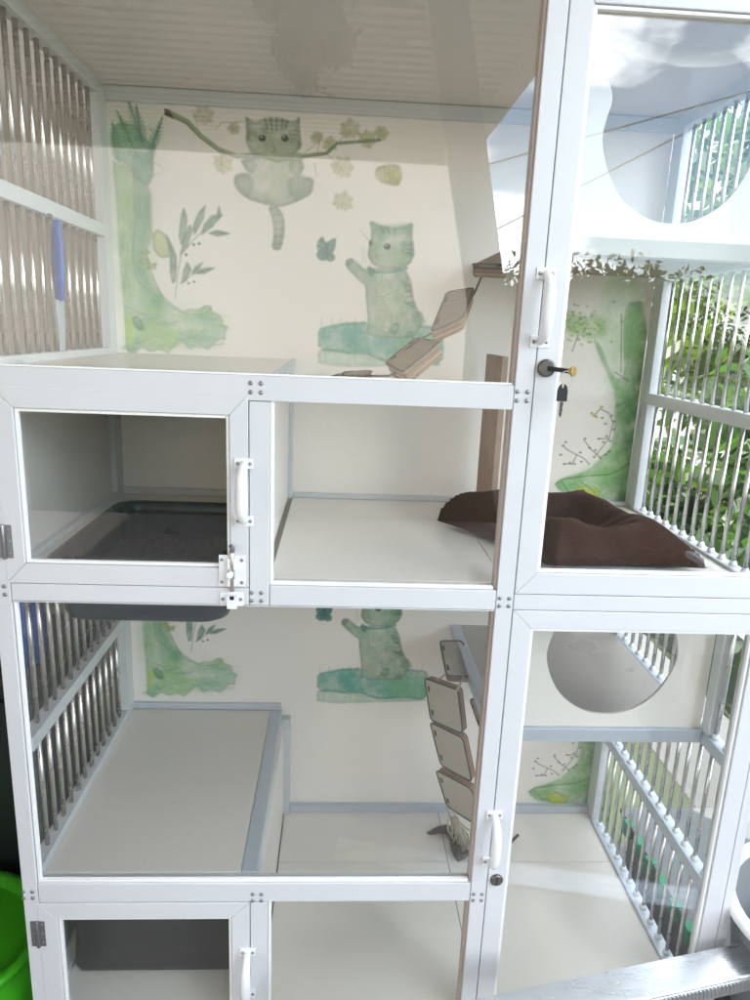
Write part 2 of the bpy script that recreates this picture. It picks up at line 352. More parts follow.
# ------------------------------------------------------------------ doors
def ring_frame(x0, x1, z0, z1, t, y0, y1, tt=None, tb=None, tr=None):
    tt = tt or t; tb = tb or t; tr = tr or t; m = MB()
    def q(P):                                      # one mitred bar
        m.hexa([(a, y1, b) for a, b in P] + [(a, y0, b) for a, b in P])
    g = .0003
    q([(x0, z0), (x0 + t, z0 + tb), (x0 + t, z1 - tt), (x0, z1)])
    q([(x1 - tr, z0 + tb), (x1, z0), (x1, z1), (x1 - tr, z1 - tt)])
    q([(x0 + g, z0), (x1 - g, z0), (x1 - tr - g, z0 + tb), (x0 + t + g, z0 + tb)])
    q([(x0 + t + g, z1 - tt), (x1 - tr - g, z1 - tt), (x1 - g, z1), (x0 + g, z1)])
    return m
def handle(x, zc, L, par, y=0.0):
    m = MB()
    for s in (-1, 1):
        z = zc + s * L / 2
        m.box(x - .0145, x + .0145, y - .0030, y - .0002, z - .0085, z + .0085, WHITE2)
        for k in (-1, 1): m.dome((x + k * .0095, y - .0030, z), .0030, .0014, (0, -1, 0), 10, SCREW)
    pts = []; rs = []
    for k in range(17):
        t = k / 16; a = (t - .5) * 2; zz = zc + a * (L / 2); yy = y - .002 - .030 * (1 - abs(a) ** 5)
        pts.append((x, yy, zz)); rs.append(.0058 + .0038 * math.cos(a * PI / 2) ** .7 if abs(a) < 1 else .0058)
    m.tube(pts, rs, 12, WHITE2)
    return m.build('handle', WHITE2, par, .0007)
def hinge(x, zc, par, y=0.0):
    m = MB(); m.box(x - .0125, x - .002, y - .0018, y - .0002, zc - .027, zc + .027); m.box(x + .002, x + .0125, y - .0018, y - .0002, zc - .027, zc + .027)
    m.tube([(x, y - .003, zc - .028), (x, y - .003, zc + .028)], .0032, 10)
    for a in (-.0075, .0075):
        for b in (-.019, 0, .019): m.dome((x + a, y - .0018, zc + b), .0024, .001, (0, -1, 0), 8)
    return m.build('hinge', SCREW, par, .0003)
def door(label, x0, x1, z0, z1, t, **k):
    d = ring_frame(x0, x1, z0, z1, t, -.0004, .026, **k).build('door', WHITE, cage, .0012); d['label'] = label
    return d
def dpane(d, x0, x1, z0, z1):
    bx('glass_pane', GLASS, d, x0, x1, .012, .0145, z0, z1, bevel=0); bead(x0 + .0006, x1 - .0006, z0 + .0006, z1 - .0006, t=.005, par=d)
d1 = door('small white framed door in front of the litter tray', -.5155, -.1368, .0865, .3955, .030, tr=.0285, tt=.0315, tb=.0325)
dpane(d1, -.4855, -.1653, .119, .364); handle(-.1435, .2445, .092, d1); hinge(-.5145, .155, d1)
d2 = door('tall white framed door above the brown cushion with a key in its lock', .2978, .7522, .0857, .9768, .034, tt=.035, tb=.0365)
dpane(d2, .3318, .7182, .1222, .9418); handle(.2995, .540, .098, d2)
d3 = door('tall white framed door with a black keyhole at lower right', .2978, .7522, -.863, .0565, .033, tt=.0325, tb=.04)
dpane(d3, .3308, .7192, -.823, .024); handle(.2985, -.384, .098, d3)
d4 = door('small white framed door at the bottom left of the cage', -.5155, -.1368, -.863, -.5235, .0345, tt=.0335, tr=.033)
dpane(d4, -.481, -.1698, -.8285, -.557); handle(-.1405, -.680, .096, d4); hinge(-.5165, -.588, d4); hinge(-.5165, -.770, d4)
# seam lines between the door top rails and their beams come from real gaps
# locks
MB().tube([(.3125, -.0004, .4525), (.3125, -.006, .4525), (.3125, -.0085, .4525)], [.0135, .0135, .011], 28).build('lock_cylinder', DKMETAL, d2)
m = MB().tube([(.3135, -.0004, -.4735), (.3135, -.004, -.4735), (.3135, -.0055, -.4735)], [.0115, .0115, .009], 24, DKMETAL)
m.box(.3125, .3145, -.0062, -.0054, -.480, -.467, BLACKR); m.build('lock_cylinder', DKMETAL, d3)
# bolt latch on the litter door
m = MB(); m.box(-.1835, -.1415, -.0032, -.0006, .0895, .142, WHITE2); m.box(-.1690, -.1550, -.0105, -.0033, .092, .104, WHITE2); m.box(-.1690, -.1550, -.0105, -.0033, .120, .138, WHITE2)
m.tube([(-.162, -.0075, .083), (-.162, -.0075, .148)], .0042, 12, STEEL); m.tube([(-.162, -.0075, .148), (-.161, -.008, .155), (-.163, -.013, .161)], [.0042, .004, .0034], 10, SCREW)
m.tube([(-.1645, -.010, .113), (-.1645, -.018, .113)], .0055, 14, WHITE2)
for a in (-.179, -.1475):
    for b in (.0965, .134): m.dome((a, -.0032, b), .0030, .0013, (0, -1, 0), 10, SCREW)
m.build('bolt_latch', WHITE2, d1, .0006)
m = MB(); m.box(-.1825, -.1445, -.0030, -.0003, .0565, .0790, WHITE2); m.box(-.1700, -.1545, -.0130, -.0031, .0545, .0760, WHITE2)
for a in (-.178, -.1495): m.dome((a, -.0030, .0675), .0030, .0013, (0, -1, 0), 10, SCREW)
m.box(-.1655, -.1585, -.0134, -.0129, .070, .0765, BLACKR)
m.build('latch_keeper', WHITE2, cage, .0006)

# ------------------------------------------------------------------ wall paintings, printed on the back boards
def wall_xy(u, v): p = on_plane(u, v, D); return (p.x, p.z)
R1 = lambda u, v: wall_xy(100 + u / 3.571, 90 + v / 3.571)
R2 = lambda u, v: wall_xy(150 + u / 3., 90 + v / 3.)
R3 = lambda u, v: wall_xy(300 + u / 5.357, 200 + v / 5.357)
R4 = lambda u, v: wall_xy(540 + u / 4.35, 280 + v / 4.35)
DX, DZ = .016, -.877
def R6(u, v): a, b = wall_xy(310 + u / 5.77, 600 + v / 5.77); return (a - DX, b - DZ)
RES = .0014
def blur(a, n):
    for _ in range(2):
        for ax in (0, 1):
            c = np.cumsum(np.concatenate([np.repeat(a.take([0], ax), n + 1, ax), a, np.repeat(a.take([-1], ax), n, ax)], ax), ax)
            L = a.shape[ax]; a = (c.take(range(2 * n + 1, 2 * n + 1 + L), ax) - c.take(range(0, L), ax)) / (2 * n + 1)
    return a
class Canvas:
    def __init__(s, x0, x1, z0, z1):
        s.x0, s.z0 = x0, z0; s.nx = int((x1 - x0) / RES); s.nz = int((z1 - z0) / RES)
        s.X, s.Z = np.meshgrid(x0 + (np.arange(s.nx) + .5) * RES, z0 + (np.arange(s.nz) + .5) * RES)
        s.rgb = np.zeros((s.nz, s.nx, 3)); s.a = np.zeros((s.nz, s.nx))
        n = sum(blur(rng.random((s.nz, s.nx)), k) * w * k for k, w in ((2, .7), (6, 1.0), (14, 1.3))); n = (n - n.mean()) / n.std(); s.n = np.clip(.5 + n * .22, 0, 1)
    def put(s, m, col, al):
        c = np.array(lin(col)); g = c.mean(); c = np.clip((g + (c - g) * 1.3) * .88 * np.array((.93, 1.04, 1.0)), .003, 1); m = np.clip(m * al * 1.12, 0, 1)
        na = m + s.a * (1 - m); s.rgb = np.where(na[..., None] > 1e-4, (c * m[..., None] + s.rgb * (s.a * (1 - m))[..., None]) / np.maximum(na, 1e-4)[..., None], s.rgb); s.a = na
    def mask(s, P):
        P = np.array(P); m = np.zeros(s.X.shape, bool); X, Z = s.X, s.Z
        for (xa, za), (xb, zb) in zip(P, np.roll(P, -1, 0)):
            if za == zb: continue
            m ^= ((za > Z) != (zb > Z)) & (X < (xb - xa) * (Z - za) / (zb - za) + xa)
        return m.astype(float)
    def fill(s, P, col, al=.8, soft=1, edge=.35, wash=.6, ecol=None, sharp=False):
        if not sharp and 5 < len(P) < 60:
            A = np.array(P); A = np.stack([.82 * A + .18 * np.roll(A, -1, 0), .18 * A + .82 * np.roll(A, -1, 0)], 1).reshape(-1, 2); P = [tuple(q) for q in A]
        if soft <= 2 and edge > .3: s._line = (P, ecol or tuple(int(c * .5) for c in col))
        else: s._line = None
        m = blur(s.mask(P), soft); s.put(m * (1 - wash + wash * s.n * 1.4), col, al)
        if edge:
            e = np.clip((m - blur(m, 3)) * 2.2, 0, 1) * m; s.put(e, ecol or tuple(int(c * .62) for c in col), edge)
        if s._line:
            Q, lc = s._line; Q = [np.array(q) + rng.normal(size=2) * .0005 for q in Q]; s.stroke(Q + Q[:1], (.0013, .0013), lc, .5)
    def stroke(s, P, wd, col, al=.8):
        P = [np.array(p) for p in P]; dm = np.full(s.X.shape, 9.)
        ws = wd if hasattr(wd, '__len__') else (wd, wd); n = len(P) - 1
        for i, (a, b) in enumerate(zip(P, P[1:])):
            d = b - a; t = np.clip(((s.X - a[0]) * d[0] + (s.Z - a[1]) * d[1]) / max(d @ d, 1e-9), 0, 1)
            wl = ws[0] + (ws[1] - ws[0]) * (i + t) / n
            dm = np.minimum(dm, np.hypot(s.X - a[0] - t * d[0], s.Z - a[1] - t * d[1]) - wl / 2)
        s.put(np.clip(.5 - dm / RES / 1.3, 0, 1) * (.7 + .3 * s.n), col, al)
    def dot(s, c, rx, rz, col, al=.9, soft=1.5):
        d = np.hypot((s.X - c[0]) / rx, (s.Z - c[1]) / rz); s.put(np.clip((1 - d) * min(rx, rz) / RES / soft + .5, 0, 1), col, al)
    def mesh(s, name, parent, base, dx=0, dz=0, clip=None, shared=None, label=None):
        if shared is None:
            keep = s.a > .035
            rgb = np.array(base)[None, None] * (1 - s.a[..., None]) + s.rgb * s.a[..., None]
            jj, ii = np.nonzero(keep); K = len(ii)
            vid = -np.ones((s.nz + 1, s.nx + 1), int)
            need = np.zeros((s.nz + 1, s.nx + 1), bool)
            for a, b in ((0, 0), (1, 0), (1, 1), (0, 1)): need[jj + b, ii + a] = True
            vj, vi = np.nonzero(need); vid[vj, vi] = np.arange(len(vi))
            co = np.stack([s.x0 + vi * RES, np.full(len(vi), D - .0004), s.z0 + vj * RES], 1)
            F = np.stack([vid[jj, ii], vid[jj, ii + 1], vid[jj + 1, ii + 1], vid[jj + 1, ii]], 1)
            me = bpy.data.meshes.new(name); me.vertices.add(len(co)); me.vertices.foreach_set('co', co.ravel())
            me.loops.add(4 * K); me.loops.foreach_set('vertex_index', F.ravel().astype(np.int32))
            me.polygons.add(K); me.polygons.foreach_set('loop_start', np.arange(0, 4 * K, 4, dtype=np.int32)); me.update()
            at = me.color_attributes.new('paint', 'FLOAT_COLOR', 'POINT')
            pad = np.pad(rgb, ((0, 1), (0, 1), (0, 0)), 'edge'); pk = np.pad(keep, ((0, 1), (0, 1))).astype(float)
            num = np.zeros((s.nz + 1, s.nx + 1, 3)); den = np.zeros((s.nz + 1, s.nx + 1))
            for a in (0, 1):
                for b in (0, 1):
                    k = np.roll(np.roll(pk, b, 0), a, 1); num += np.roll(np.roll(pad, b, 0), a, 1) * k[..., None]; den += k
            cc = (num / np.maximum(den, 1)[..., None])[vj, vi]
            at.data.foreach_set('color', np.concatenate([cc, np.ones((len(cc), 1))], 1).ravel().astype(np.float32))
            me.materials.append(PAINT); me.validate()
        else: me = shared
        if clip is not None:                     # second copy is cut off by the floor above it
            bm = bmesh.new(); bm.from_mesh(me)
            bmesh.ops.delete(bm, geom=[v for v in bm.verts if v.co.z + dz > clip], context='VERTS')
            me = me.copy(); bm.to_mesh(me); bm.free()
        o = bpy.data.objects.new(name, me); COL.objects.link(o); o.parent = parent; o.location = (dx, 0, dz)
        if label: o['label'] = label
        return o
PAINT = bpy.data.materials.new('printed_watercolour'); PAINT.use_nodes = True
t_ = PAINT.node_tree; at_ = t_.nodes.new('ShaderNodeAttribute'); at_.attribute_name = 'paint'
t_.links.new(at_.outputs['Color'], t_.nodes['Principled BSDF'].inputs['Base Color']); t_.nodes['Principled BSDF'].inputs['Roughness'].default_value = .38
BASE = (.90, .825, .76)
def both(cv, name, lab_u, lab_l=None, second=True):
    o = cv.mesh(name, bu, BASE, label=lab_u)
    if second: cv.mesh(name, bl, BASE, DX, DZ, clip=.055, shared=o.data, label=lab_l or lab_u)
L = lambda R, pts: [R(*p) for p in pts]
# tree on the left with a ferny crown
c = Canvas(-.512, -.245, .40, .965)
c.fill(L(R1, [(30, 60), (95, 30), (240, 90), (235, 200), (195, 350), (190, 520), (235, 740), (400, 775), (470, 850), (430, 940), (90, 950), (40, 600)]), (196, 208, 176), .35, soft=14, edge=0)
c.fill(L(R1, [(45, 250), (60, 262), (110, 265), (130, 330), (180, 345), (183, 480), (187, 520), (165, 580), (187, 660), (208, 706), (230, 742), (268, 772), (300, 792), (318, 782), (352, 784), (376, 768), (396, 772), (402, 792), (424, 800), (440, 822), (434, 838), (458, 846), (446, 866), (450, 892), (424, 890), (402, 912), (384, 930), (350, 908), (322, 928), (296, 900), (262, 918), (244, 942), (214, 926), (180, 936), (150, 918), (120, 945), (94, 930), (92, 860), (85, 760), (70, 600), (62, 420)]), (158, 186, 150), .72, soft=1)
for k in range(26):
    a, b = random.uniform(95, 420), random.uniform(790, 925); q = [(a + random.uniform(18, 46) * math.cos(t), b + random.uniform(7, 20) * math.sin(t)) for t in [2 * PI * i / 9 for i in range(9)]]
    c.fill(L(R1, [(min(u, 448), v) for u, v in q]), random.choice([(132, 172, 138), (182, 204, 150), (150, 186, 176), (196, 206, 140), (118, 160, 128)]), .38, soft=2, edge=.3)
for k in range(14):
    a, b = random.uniform(70, 165), random.uniform(380, 720); q = [(a + random.uniform(8, 16) * math.cos(t), b + random.uniform(30, 60) * math.sin(t)) for t in [2 * PI * i / 9 for i in range(9)]]
    c.fill(L(R1, q), random.choice([(128, 168, 136), (184, 204, 146), (150, 186, 160), (120, 162, 128)]), .30, soft=3, edge=.2)
c.fill(L(R1, [(118, 330), (182, 345), (183, 480), (160, 560), (150, 640), (190, 700), (240, 770), (210, 790), (130, 690), (112, 560)]), (112, 158, 124), .55, soft=4)
c.fill(L(R1, [(62, 262), (108, 268), (118, 420), (105, 600), (120, 740), (90, 780), (72, 600)]), (186, 200, 140), .5, soft=6, edge=.1)
c.fill(L(R1, [(40, 135), (80, 112), (130, 125), (150, 160), (190, 200), (192, 300), (172, 345), (125, 318), (110, 270), (50, 245)]), (104, 158, 124), .85, soft=1)
c.fill(L(R1, [(115, 235), (185, 225), (190, 300), (168, 345), (125, 318)]), (92, 150, 138), .6, soft=2)
c.fill(L(R1, [(50, 140), (120, 130), (135, 175), (80, 190), (50, 180)]), (140, 185, 150), .5, soft=3)
for k in range(34):
    a, b = random.uniform(42, 180), random.uniform(125, 320)
    if a > 70 or b < 250: c.stroke(L(R1, [(a, b), (a + random.uniform(5, 22), b + random.uniform(-14, 14)), (a + random.uniform(15, 38), b + random.uniform(-10, 18))]), .0014, (52, 106, 82), .5)
def fern(R, p0, p1, n, w0, col):
    p0 = np.array(p0, float); p1 = np.array(p1, float); d = p1 - p0; nn = np.array([-d[1], d[0]]) / np.hypot(*d)
    c.stroke([R(*p0), R(*p1)], .002, col, .8)
    for k in range(n):
        t = (k + .5) / n; w = w0 * math.sin(PI * min(1, .25 + t * .85)) ; q = p0 + d * t
        for s in (-1, 1): c.stroke([R(*q), R(*(q + nn * s * w + d / n * 1.1))], (.0052, .0022), col, .6)
fern(R1, (160, 205), (98, 30), 15, 26, (84, 132, 94)); fern(R1, (185, 205), (222, 100), 9, 22, (92, 140, 104)); fern(R1, (60, 215), (45, 120), 8, 22, (98, 150, 110)); fern(R1, (100, 160), (62, 78), 7, 16, (150, 172, 120))
for P in ([(120, 280), (126, 450), (116, 600), (132, 680), (182, 722)], [(187, 660), (232, 760), (300, 800), (370, 803), (395, 780)], [(140, 370), (142, 460)], [(90, 770), (150, 800), (220, 838), (290, 828)], [(130, 905), (200, 880), (260, 905), (330, 880)], [(300, 900), (350, 920), (440, 905)], [(430, 840), (455, 845)]):
    c.stroke(L(R1, P), .0018, (88, 128, 100), .6)
c.fill(L(R1, [(113, 812), (132, 806), (152, 826), (162, 862), (140, 858), (120, 842)]), (84, 138, 92), .85)
c.fill(L(R1, [(90, 800), (112, 820), (125, 860), (118, 905), (94, 912)]), (190, 206, 110), .7, soft=3, edge=.1)
c.fill(L(R1, [(170, 800), (250, 850), (300, 850), (270, 930), (180, 925), (150, 870)]), (178, 200, 150), .6, soft=3)
c.fill(L(R1, [(300, 800), (420, 810), (450, 850), (400, 920), (300, 920)]), (168, 196, 180), .5, soft=5, edge=.1)
for q in ([(138, 580), (165, 566), (182, 580), (160, 594)], [(134, 608), (170, 598), (182, 622), (150, 628)], [(160, 640), (180, 618), (205, 618), (198, 640)], [(185, 520), (205, 495), (232, 512), (252, 560), (246, 600), (215, 600), (190, 570)]):
    c.fill(L(R1, q), (206, 204, 160), .75, ecol=(120, 128, 84), edge=.8)
LEAF = (104, 146, 120)
for q in ([(300, 415), (312, 460), (306, 530), (291, 560), (281, 520), (288, 450)], [(378, 410), (370, 460), (338, 518), (330, 490), (350, 440)], [(440, 444), (400, 490), (362, 518), (370, 480), (400, 448)], [(466, 512), (420, 523), (385, 511), (420, 500)], [(320, 480), (332, 500), (312, 560), (285, 592), (300, 520)], [(368, 614), (355, 642), (325, 660), (340, 630)], [(412, 635), (372, 656), (335, 656), (370, 635)], [(312, 614), (327, 640), (310, 680), (290, 692), (298, 640)], [(232, 505), (265, 570), (275, 600), (272, 680), (258, 694), (248, 640), (250, 570)], [(425, 412), (434, 450), (424, 462), (418, 440)]):
    c.fill(L(R1, q), LEAF, .75, edge=.7)
c.stroke(L(R1, [(268, 742), (280, 640), (290, 590), (330, 540), (365, 505), (420, 440)]), .0022, (110, 140, 104), .8); c.stroke(L(R1, [(285, 690), (340, 655), (372, 640)]), .0016, (110, 140, 104), .8)
for a, b, r in ((335, 552, .0036), (354, 549, .0036), (308, 588, .0038), (336, 685, .003), (317, 690, .003)): c.dot(R1(a, b), r, r, (86, 122, 104), .8)
for k in range(130):                              # bark and root hatching
    a, b = random.uniform(66, 180), random.uniform(350, 740)
    if a > 62 + (b - 350) * .05: c.stroke(L(R1, [(a, b), (a + random.uniform(-4, 6), b + random.uniform(12, 46))]), .0011, (98, 138, 104), .32)
for k in range(90):
    a, b = random.uniform(100, 430), random.uniform(800, 930); c.stroke(L(R1, [(a, b), (a + random.uniform(12, 45), b + random.uniform(-8, 10))]), .0011, random.choice([(96, 136, 106), (150, 176, 110), (120, 160, 150)]), .38)
for (p0, p1, n_, w_) in (((150, 190), (130, 60), 12, 22), ((175, 230), (212, 130), 9, 20), ((130, 230), (72, 100), 10, 22), ((70, 260), (44, 170), 8, 18), ((170, 260), (196, 200), 7, 16)): fern(R1, p0, p1, n_, w_, random.choice([(80, 136, 98), (98, 152, 116), (70, 124, 104)]))
both(c, 'tree_painting', 'watercolour tree trunk with ferny crown painted at upper left of back panel', 'foot of a watercolour tree painted on lower back panel')

# branch with a tabby climbing on it
c = Canvas(-.39, .22, .66, .965)
def maple(R, x, y, s, ang, col, al=.7):
    P = []
    for k, rr in enumerate((.3, .72, .62, .95, .72, 1.05, .8, 1.2, .8, 1.05, .72, .95, .62, .72)):   # lobed leaf, stalk at k = 0
        a = ang + PI / 2 + 2 * PI * k / 14; P.append((x + s * rr * math.cos(a), y - s * rr * math.sin(a + PI)))
    c.fill(L(R, P), col, al, soft=2, edge=.5, sharp=True)
    for k in (3, 5, 7, 9, 11): a = ang + PI / 2 + 2 * PI * k / 14; c.stroke([R(x, y), R(x + .8 * s * math.cos(a), y - .8 * s * math.sin(a + PI))], .0011, tuple(int(v * .75) for v in col), .45)
    a = ang + PI / 2; c.stroke([R(x, y), R(x + .7 * s * math.cos(a), y - .7 * s * math.sin(a + PI))], .0016, tuple(int(v * .7) for v in col), .6)
YLW = (184, 176, 112)
for a, b, s_, an in ((160, 80, 34, .3), (214, 224, 34, 1.1), (574, 236, 36, .6), (578, 340, 34, .2), (600, 124, 34, 0), (648, 150, 30, .9), (536, 160, 24, 2.2), (690, 130, 24, 1.6), (500, 140, 20, 2.8), (250, 118, 20, .4)): maple(R2, a, b, s_, an, YLW, .62)
c.fill(L(R2, [(678, 232), (720, 222), (750, 226), (758, 262), (745, 290), (700, 280), (676, 262)]), (160, 150, 50), .8)
for k in range(5): c.stroke(L(R2, [(690 + k * 13, 230), (694 + k * 13, 280)]), .0018, (110, 108, 36), .5)
FURC = (132, 146, 118)
hd = [(287, 80), (300, 88), (315, 96), (350, 84), (400, 86), (425, 96), (440, 88), (449, 80), (450, 130), (456, 170), (430, 195), (375, 210), (310, 196), (289, 162), (290, 120)]
bd = [(272, 212), (300, 200), (450, 200), (462, 232), (445, 262), (492, 266), (484, 312), (440, 336), (392, 352), (340, 342), (288, 326), (252, 288), (254, 256), (280, 250), (302, 252), (280, 226)]
c.fill(L(R2, bd), (158, 164, 142), .9, edge=.9); c.fill(L(R2, hd), FURC, .85, edge=.6)
c.fill(L(R2, [(340, 215), (420, 215), (440, 260), (430, 310), (380, 335), (320, 310), (310, 260)]), (205, 200, 184), .6, soft=5, edge=0)
c.fill(L(R2, [(300, 150), (340, 160), (375, 158), (440, 160), (440, 190), (375, 205), (310, 190)]), (198, 194, 172), .6, soft=4, edge=0)
c.fill(L(R2, [(416, 262), (440, 256), (492, 264), (486, 308), (450, 330), (424, 318), (410, 290)]), (132, 150, 126), .75, soft=2, edge=.8)
c.fill(L(R2, [(424, 204), (456, 204), (462, 232), (446, 262), (424, 250), (418, 226)]), (138, 154, 130), .7, soft=2, edge=.7)
c.fill(L(R2, [(274, 212), (306, 206), (320, 226), (312, 250), (290, 244)]), (146, 160, 138), .7, soft=2, edge=.7)
for k in range(60):
    a = random.uniform(0, 2 * PI); r = random.uniform(.75, 1.0); x, y = 370 + 92 * r * math.cos(a), 272 + 66 * r * math.sin(a)
    if y > 214: c.stroke(L(R2, [(x, y), (x + 7 * math.cos(a), y + 7 * math.sin(a) + 3)]), .0012, (112, 124, 100), .5)
c.fill(L(R2, [(252, 262), (276, 248), (304, 256), (312, 290), (296, 322), (266, 308)]), (140, 156, 134), .75, soft=2, edge=.8)
c.fill(L(R2, [(354, 350), (384, 348), (404, 388), (402, 440), (390, 482), (366, 478), (372, 430), (368, 390)]), (156, 164, 140), .85, edge=.6)
for k in range(5): c.stroke(L(R2, [(368 + (k > 0) * 4, 375 + k * 22), (400, 372 + k * 22)]), .003, (112, 122, 100), .5)
for P in ([(345, 88), (352, 116)], [(362, 84), (366, 120)], [(380, 84), (380, 120)], [(398, 88), (394, 116)], [(414, 94), (406, 112)]): c.stroke(L(R2, P), .0042, (86, 100, 72), .75)
for k in range(3): c.stroke(L(R2, [(426 + k * 9, 262), (424 + k * 9, 284)]), .0022, (84, 98, 80), .7)
for P in ([(430, 120), (448, 124)], [(432, 134), (452, 140)], [(290, 130), (306, 134)]): c.stroke(L(R2, P), .0025, (96, 108, 84), .6)
for a in (337, 405):
    c.dot(R2(a, 145), .0085, .0068, (56, 66, 40), .9); c.dot(R2(a, 145), .0042, .0055, (14, 16, 12), 1); c.dot(R2(a - 3, 141), .0014, .0014, (235, 235, 225), 1)
c.stroke(L(R2, [(368, 172), (376, 172), (372, 182), (364, 190)]), .0018, (120, 92, 84), .8); c.stroke(L(R2, [(372, 182), (384, 190)]), .0015, (110, 96, 84), .7)
c.stroke(L(R2, [(28, 58), (72, 76), (112, 96), (150, 136), (208, 180), (262, 199), (330, 196), (382, 212), (460, 199), (530, 190), (562, 160), (690, 150)]), (.0125, .0065), (112, 128, 88), .9)
c.stroke(L(R2, [(30, 54), (72, 71), (114, 92), (152, 132), (210, 176), (262, 195), (330, 193), (382, 208), (460, 196)]), (.003, .0015), (168, 180, 140), .7)
c.stroke(L(R2, [(30, 62), (72, 81), (110, 101), (148, 141), (206, 185), (262, 204), (330, 201)]), (.002, .0015), (66, 84, 58), .7)
for P in ([(150, 136), (128, 60)], [(208, 180), (216, 224)], [(500, 194), (510, 150), (540, 160)], [(530, 190), (574, 236)], [(560, 160), (600, 124)], [(195, 120), (215, 98), (290, 94)], [(462, 190), (500, 160), (520, 130)], [(494, 220), (500, 260)]): c.stroke(L(R2, P), .0016, (134, 140, 96), .7)
for a in (300, 440):
    c.fill(L(R2, [(a - 18, 198), (a - 8, 190), (a + 14, 190), (a + 20, 202), (a + 8, 214), (a - 14, 212)]), (186, 188, 168), .85, edge=.6)
for a, b, s2 in ((300, 118, 1), (300, 150, 1), (442, 150, -1), (446, 112, -1), (318, 100, 1)): c.stroke(L(R2, [(a, b), (a + 14 * s2, b + 3)]), .0018, (92, 104, 78), .5)
for k in range(120):
    a, b = random.uniform(292, 448), random.uniform(94, 195); c.stroke(L(R2, [(a, b), (a + random.uniform(-4, 4), b + random.uniform(4, 9))]), .0010, random.choice([(96, 108, 82), (190, 192, 170)]), .3)
for P in ([(288, 82), (300, 108), (312, 98)], [(448, 82), (436, 108), (424, 98)]): c.stroke(L(R2, P), .0015, (96, 104, 84), .6)
for s2 in (-1, 1):
    for k in range(3): c.stroke(L(R2, [(372 + s2 * 30, 172 + k * 5), (372 + s2 * 62, 166 + k * 9)]), .0007, (220, 218, 200), .7)
both(c, 'branch_cat_painting', 'watercolour grey tabby hanging over a leafy branch on upper back panel', second=False)

# butterfly
c = Canvas(-.075, -.005, .62, .70)
c.fill(L(R3, [(118, 193), (130, 212), (136, 228), (150, 226), (172, 210), (192, 205), (190, 240), (184, 268), (174, 284), (188, 300), (184, 322), (160, 332), (142, 318), (128, 326), (100, 318), (86, 294), (96, 276), (90, 250), (98, 216)]), (44, 112, 104), .92, wash=.25)
for P in ([(140, 228), (142, 262), (148, 318)], [(142, 262), (112, 205)], [(142, 262), (186, 214)], [(143, 280), (100, 300)], [(145, 284), (178, 312)]): c.stroke(L(R3, P), .0018, (16, 58, 58), .8)
for a, b in ((110, 235), (124, 246), (168, 234), (160, 252), (108, 300), (168, 314), (178, 225), (104, 258)): c.dot(R3(a, b), .0026, .0026, (120, 176, 150), .6)
both(c, 'butterfly_painting', 'teal butterfly painted in front of the sitting cat, upper back panel', 'teal butterfly half hidden behind the beam, lower back panel')

# cat sitting on grass with a raised paw
c = Canvas(-.08, .30, .36, .80)
c.fill(L(R6, [(42, 520), (180, 528), (400, 565), (660, 560), (665, 582), (42, 597)]), (150, 188, 160), .55, soft=1, edge=.4)
c.fill(L(R6, [(42, 425), (110, 410), (200, 394), (300, 392), (400, 440), (550, 398), (600, 402), (680, 410), (680, 545), (640, 575), (560, 560), (400, 572), (300, 540), (230, 532), (180, 532), (42, 522)]), (104, 166, 148), .9, soft=1, edge=.6)
c.fill(L(R6, [(430, 470), (680, 420), (680, 540), (640, 565), (480, 560)]), (124, 176, 138), .7, soft=4, edge=.1)
c.fill(L(R6, [(50, 440), (280, 410), (420, 480), (380, 530), (240, 510), (60, 490)]), (92, 150, 144), .5, soft=5, edge=0)
for k in range(70):
    a, b = random.uniform(50, 670), random.uniform(415, 560); c.stroke(L(R6, [(a, b), (a + random.uniform(-8, 20), b + random.uniform(-9, 9))]), .0014, random.choice([(60, 118, 104), (72, 136, 112), (150, 196, 170)]), .5)
for a in (60, 110, 160, 225, 275, 330, 560, 600, 640): c.stroke(L(R6, [(a, 415), (a + random.uniform(-10, 10), 380)]), .0014, (110, 140, 116), .6)
for a in (78, 228, 390, 520): c.stroke(L(R6, [(a, 528), (a + 2, 575)]), .0016, (70, 128, 108), .6)
hd = [(372, 110), (395, 118), (430, 136), (520, 150), (560, 140), (605, 118), (600, 200), (612, 290), (592, 340), (545, 368), (440, 368), (392, 350), (362, 300), (372, 240), (384, 180)]
bd = [(366, 372), (440, 362), (565, 370), (596, 440), (606, 520), (628, 580), (655, 640), (640, 700), (600, 742), (360, 735), (366, 640), (355, 540), (350, 455), (318, 432), (242, 352), (248, 320), (275, 310), (302, 330), (345, 372)]
c.fill(L(R3, bd), (158, 174, 152), .9, edge=.7); c.fill(L(R3, hd), (144, 166, 140), .92, edge=.7)
c.fill(L(R3, [(372, 110), (440, 140), (600, 122), (600, 200), (500, 185), (400, 180)]), (104, 140, 112), .6, soft=3)
c.fill(L(R3, [(535, 225), (605, 220), (610, 300), (570, 300), (540, 262)]), (96, 136, 112), .6, soft=2)
c.fill(L(R3, [(390, 280), (520, 290), (530, 350), (440, 360), (395, 340)]), (186, 192, 172), .6, soft=4, edge=0)
c.fill(L(R3, [(375, 420), (470, 430), (480, 600), (470, 700), (385, 690), (372, 560)]), (184, 190, 172), .6, soft=6, edge=0)
c.fill(L(R3, [(540, 430), (592, 450), (604, 520), (585, 500), (560, 480)]), (92, 144, 124), .7, soft=2)
c.fill(L(R3, [(556, 540), (616, 560), (610, 580), (570, 560)]), (104, 144, 122), .7, soft=1); c.fill(L(R3, [(600, 600), (650, 600), (670, 650), (645, 690), (610, 660)]), (120, 156, 126), .7, soft=2)
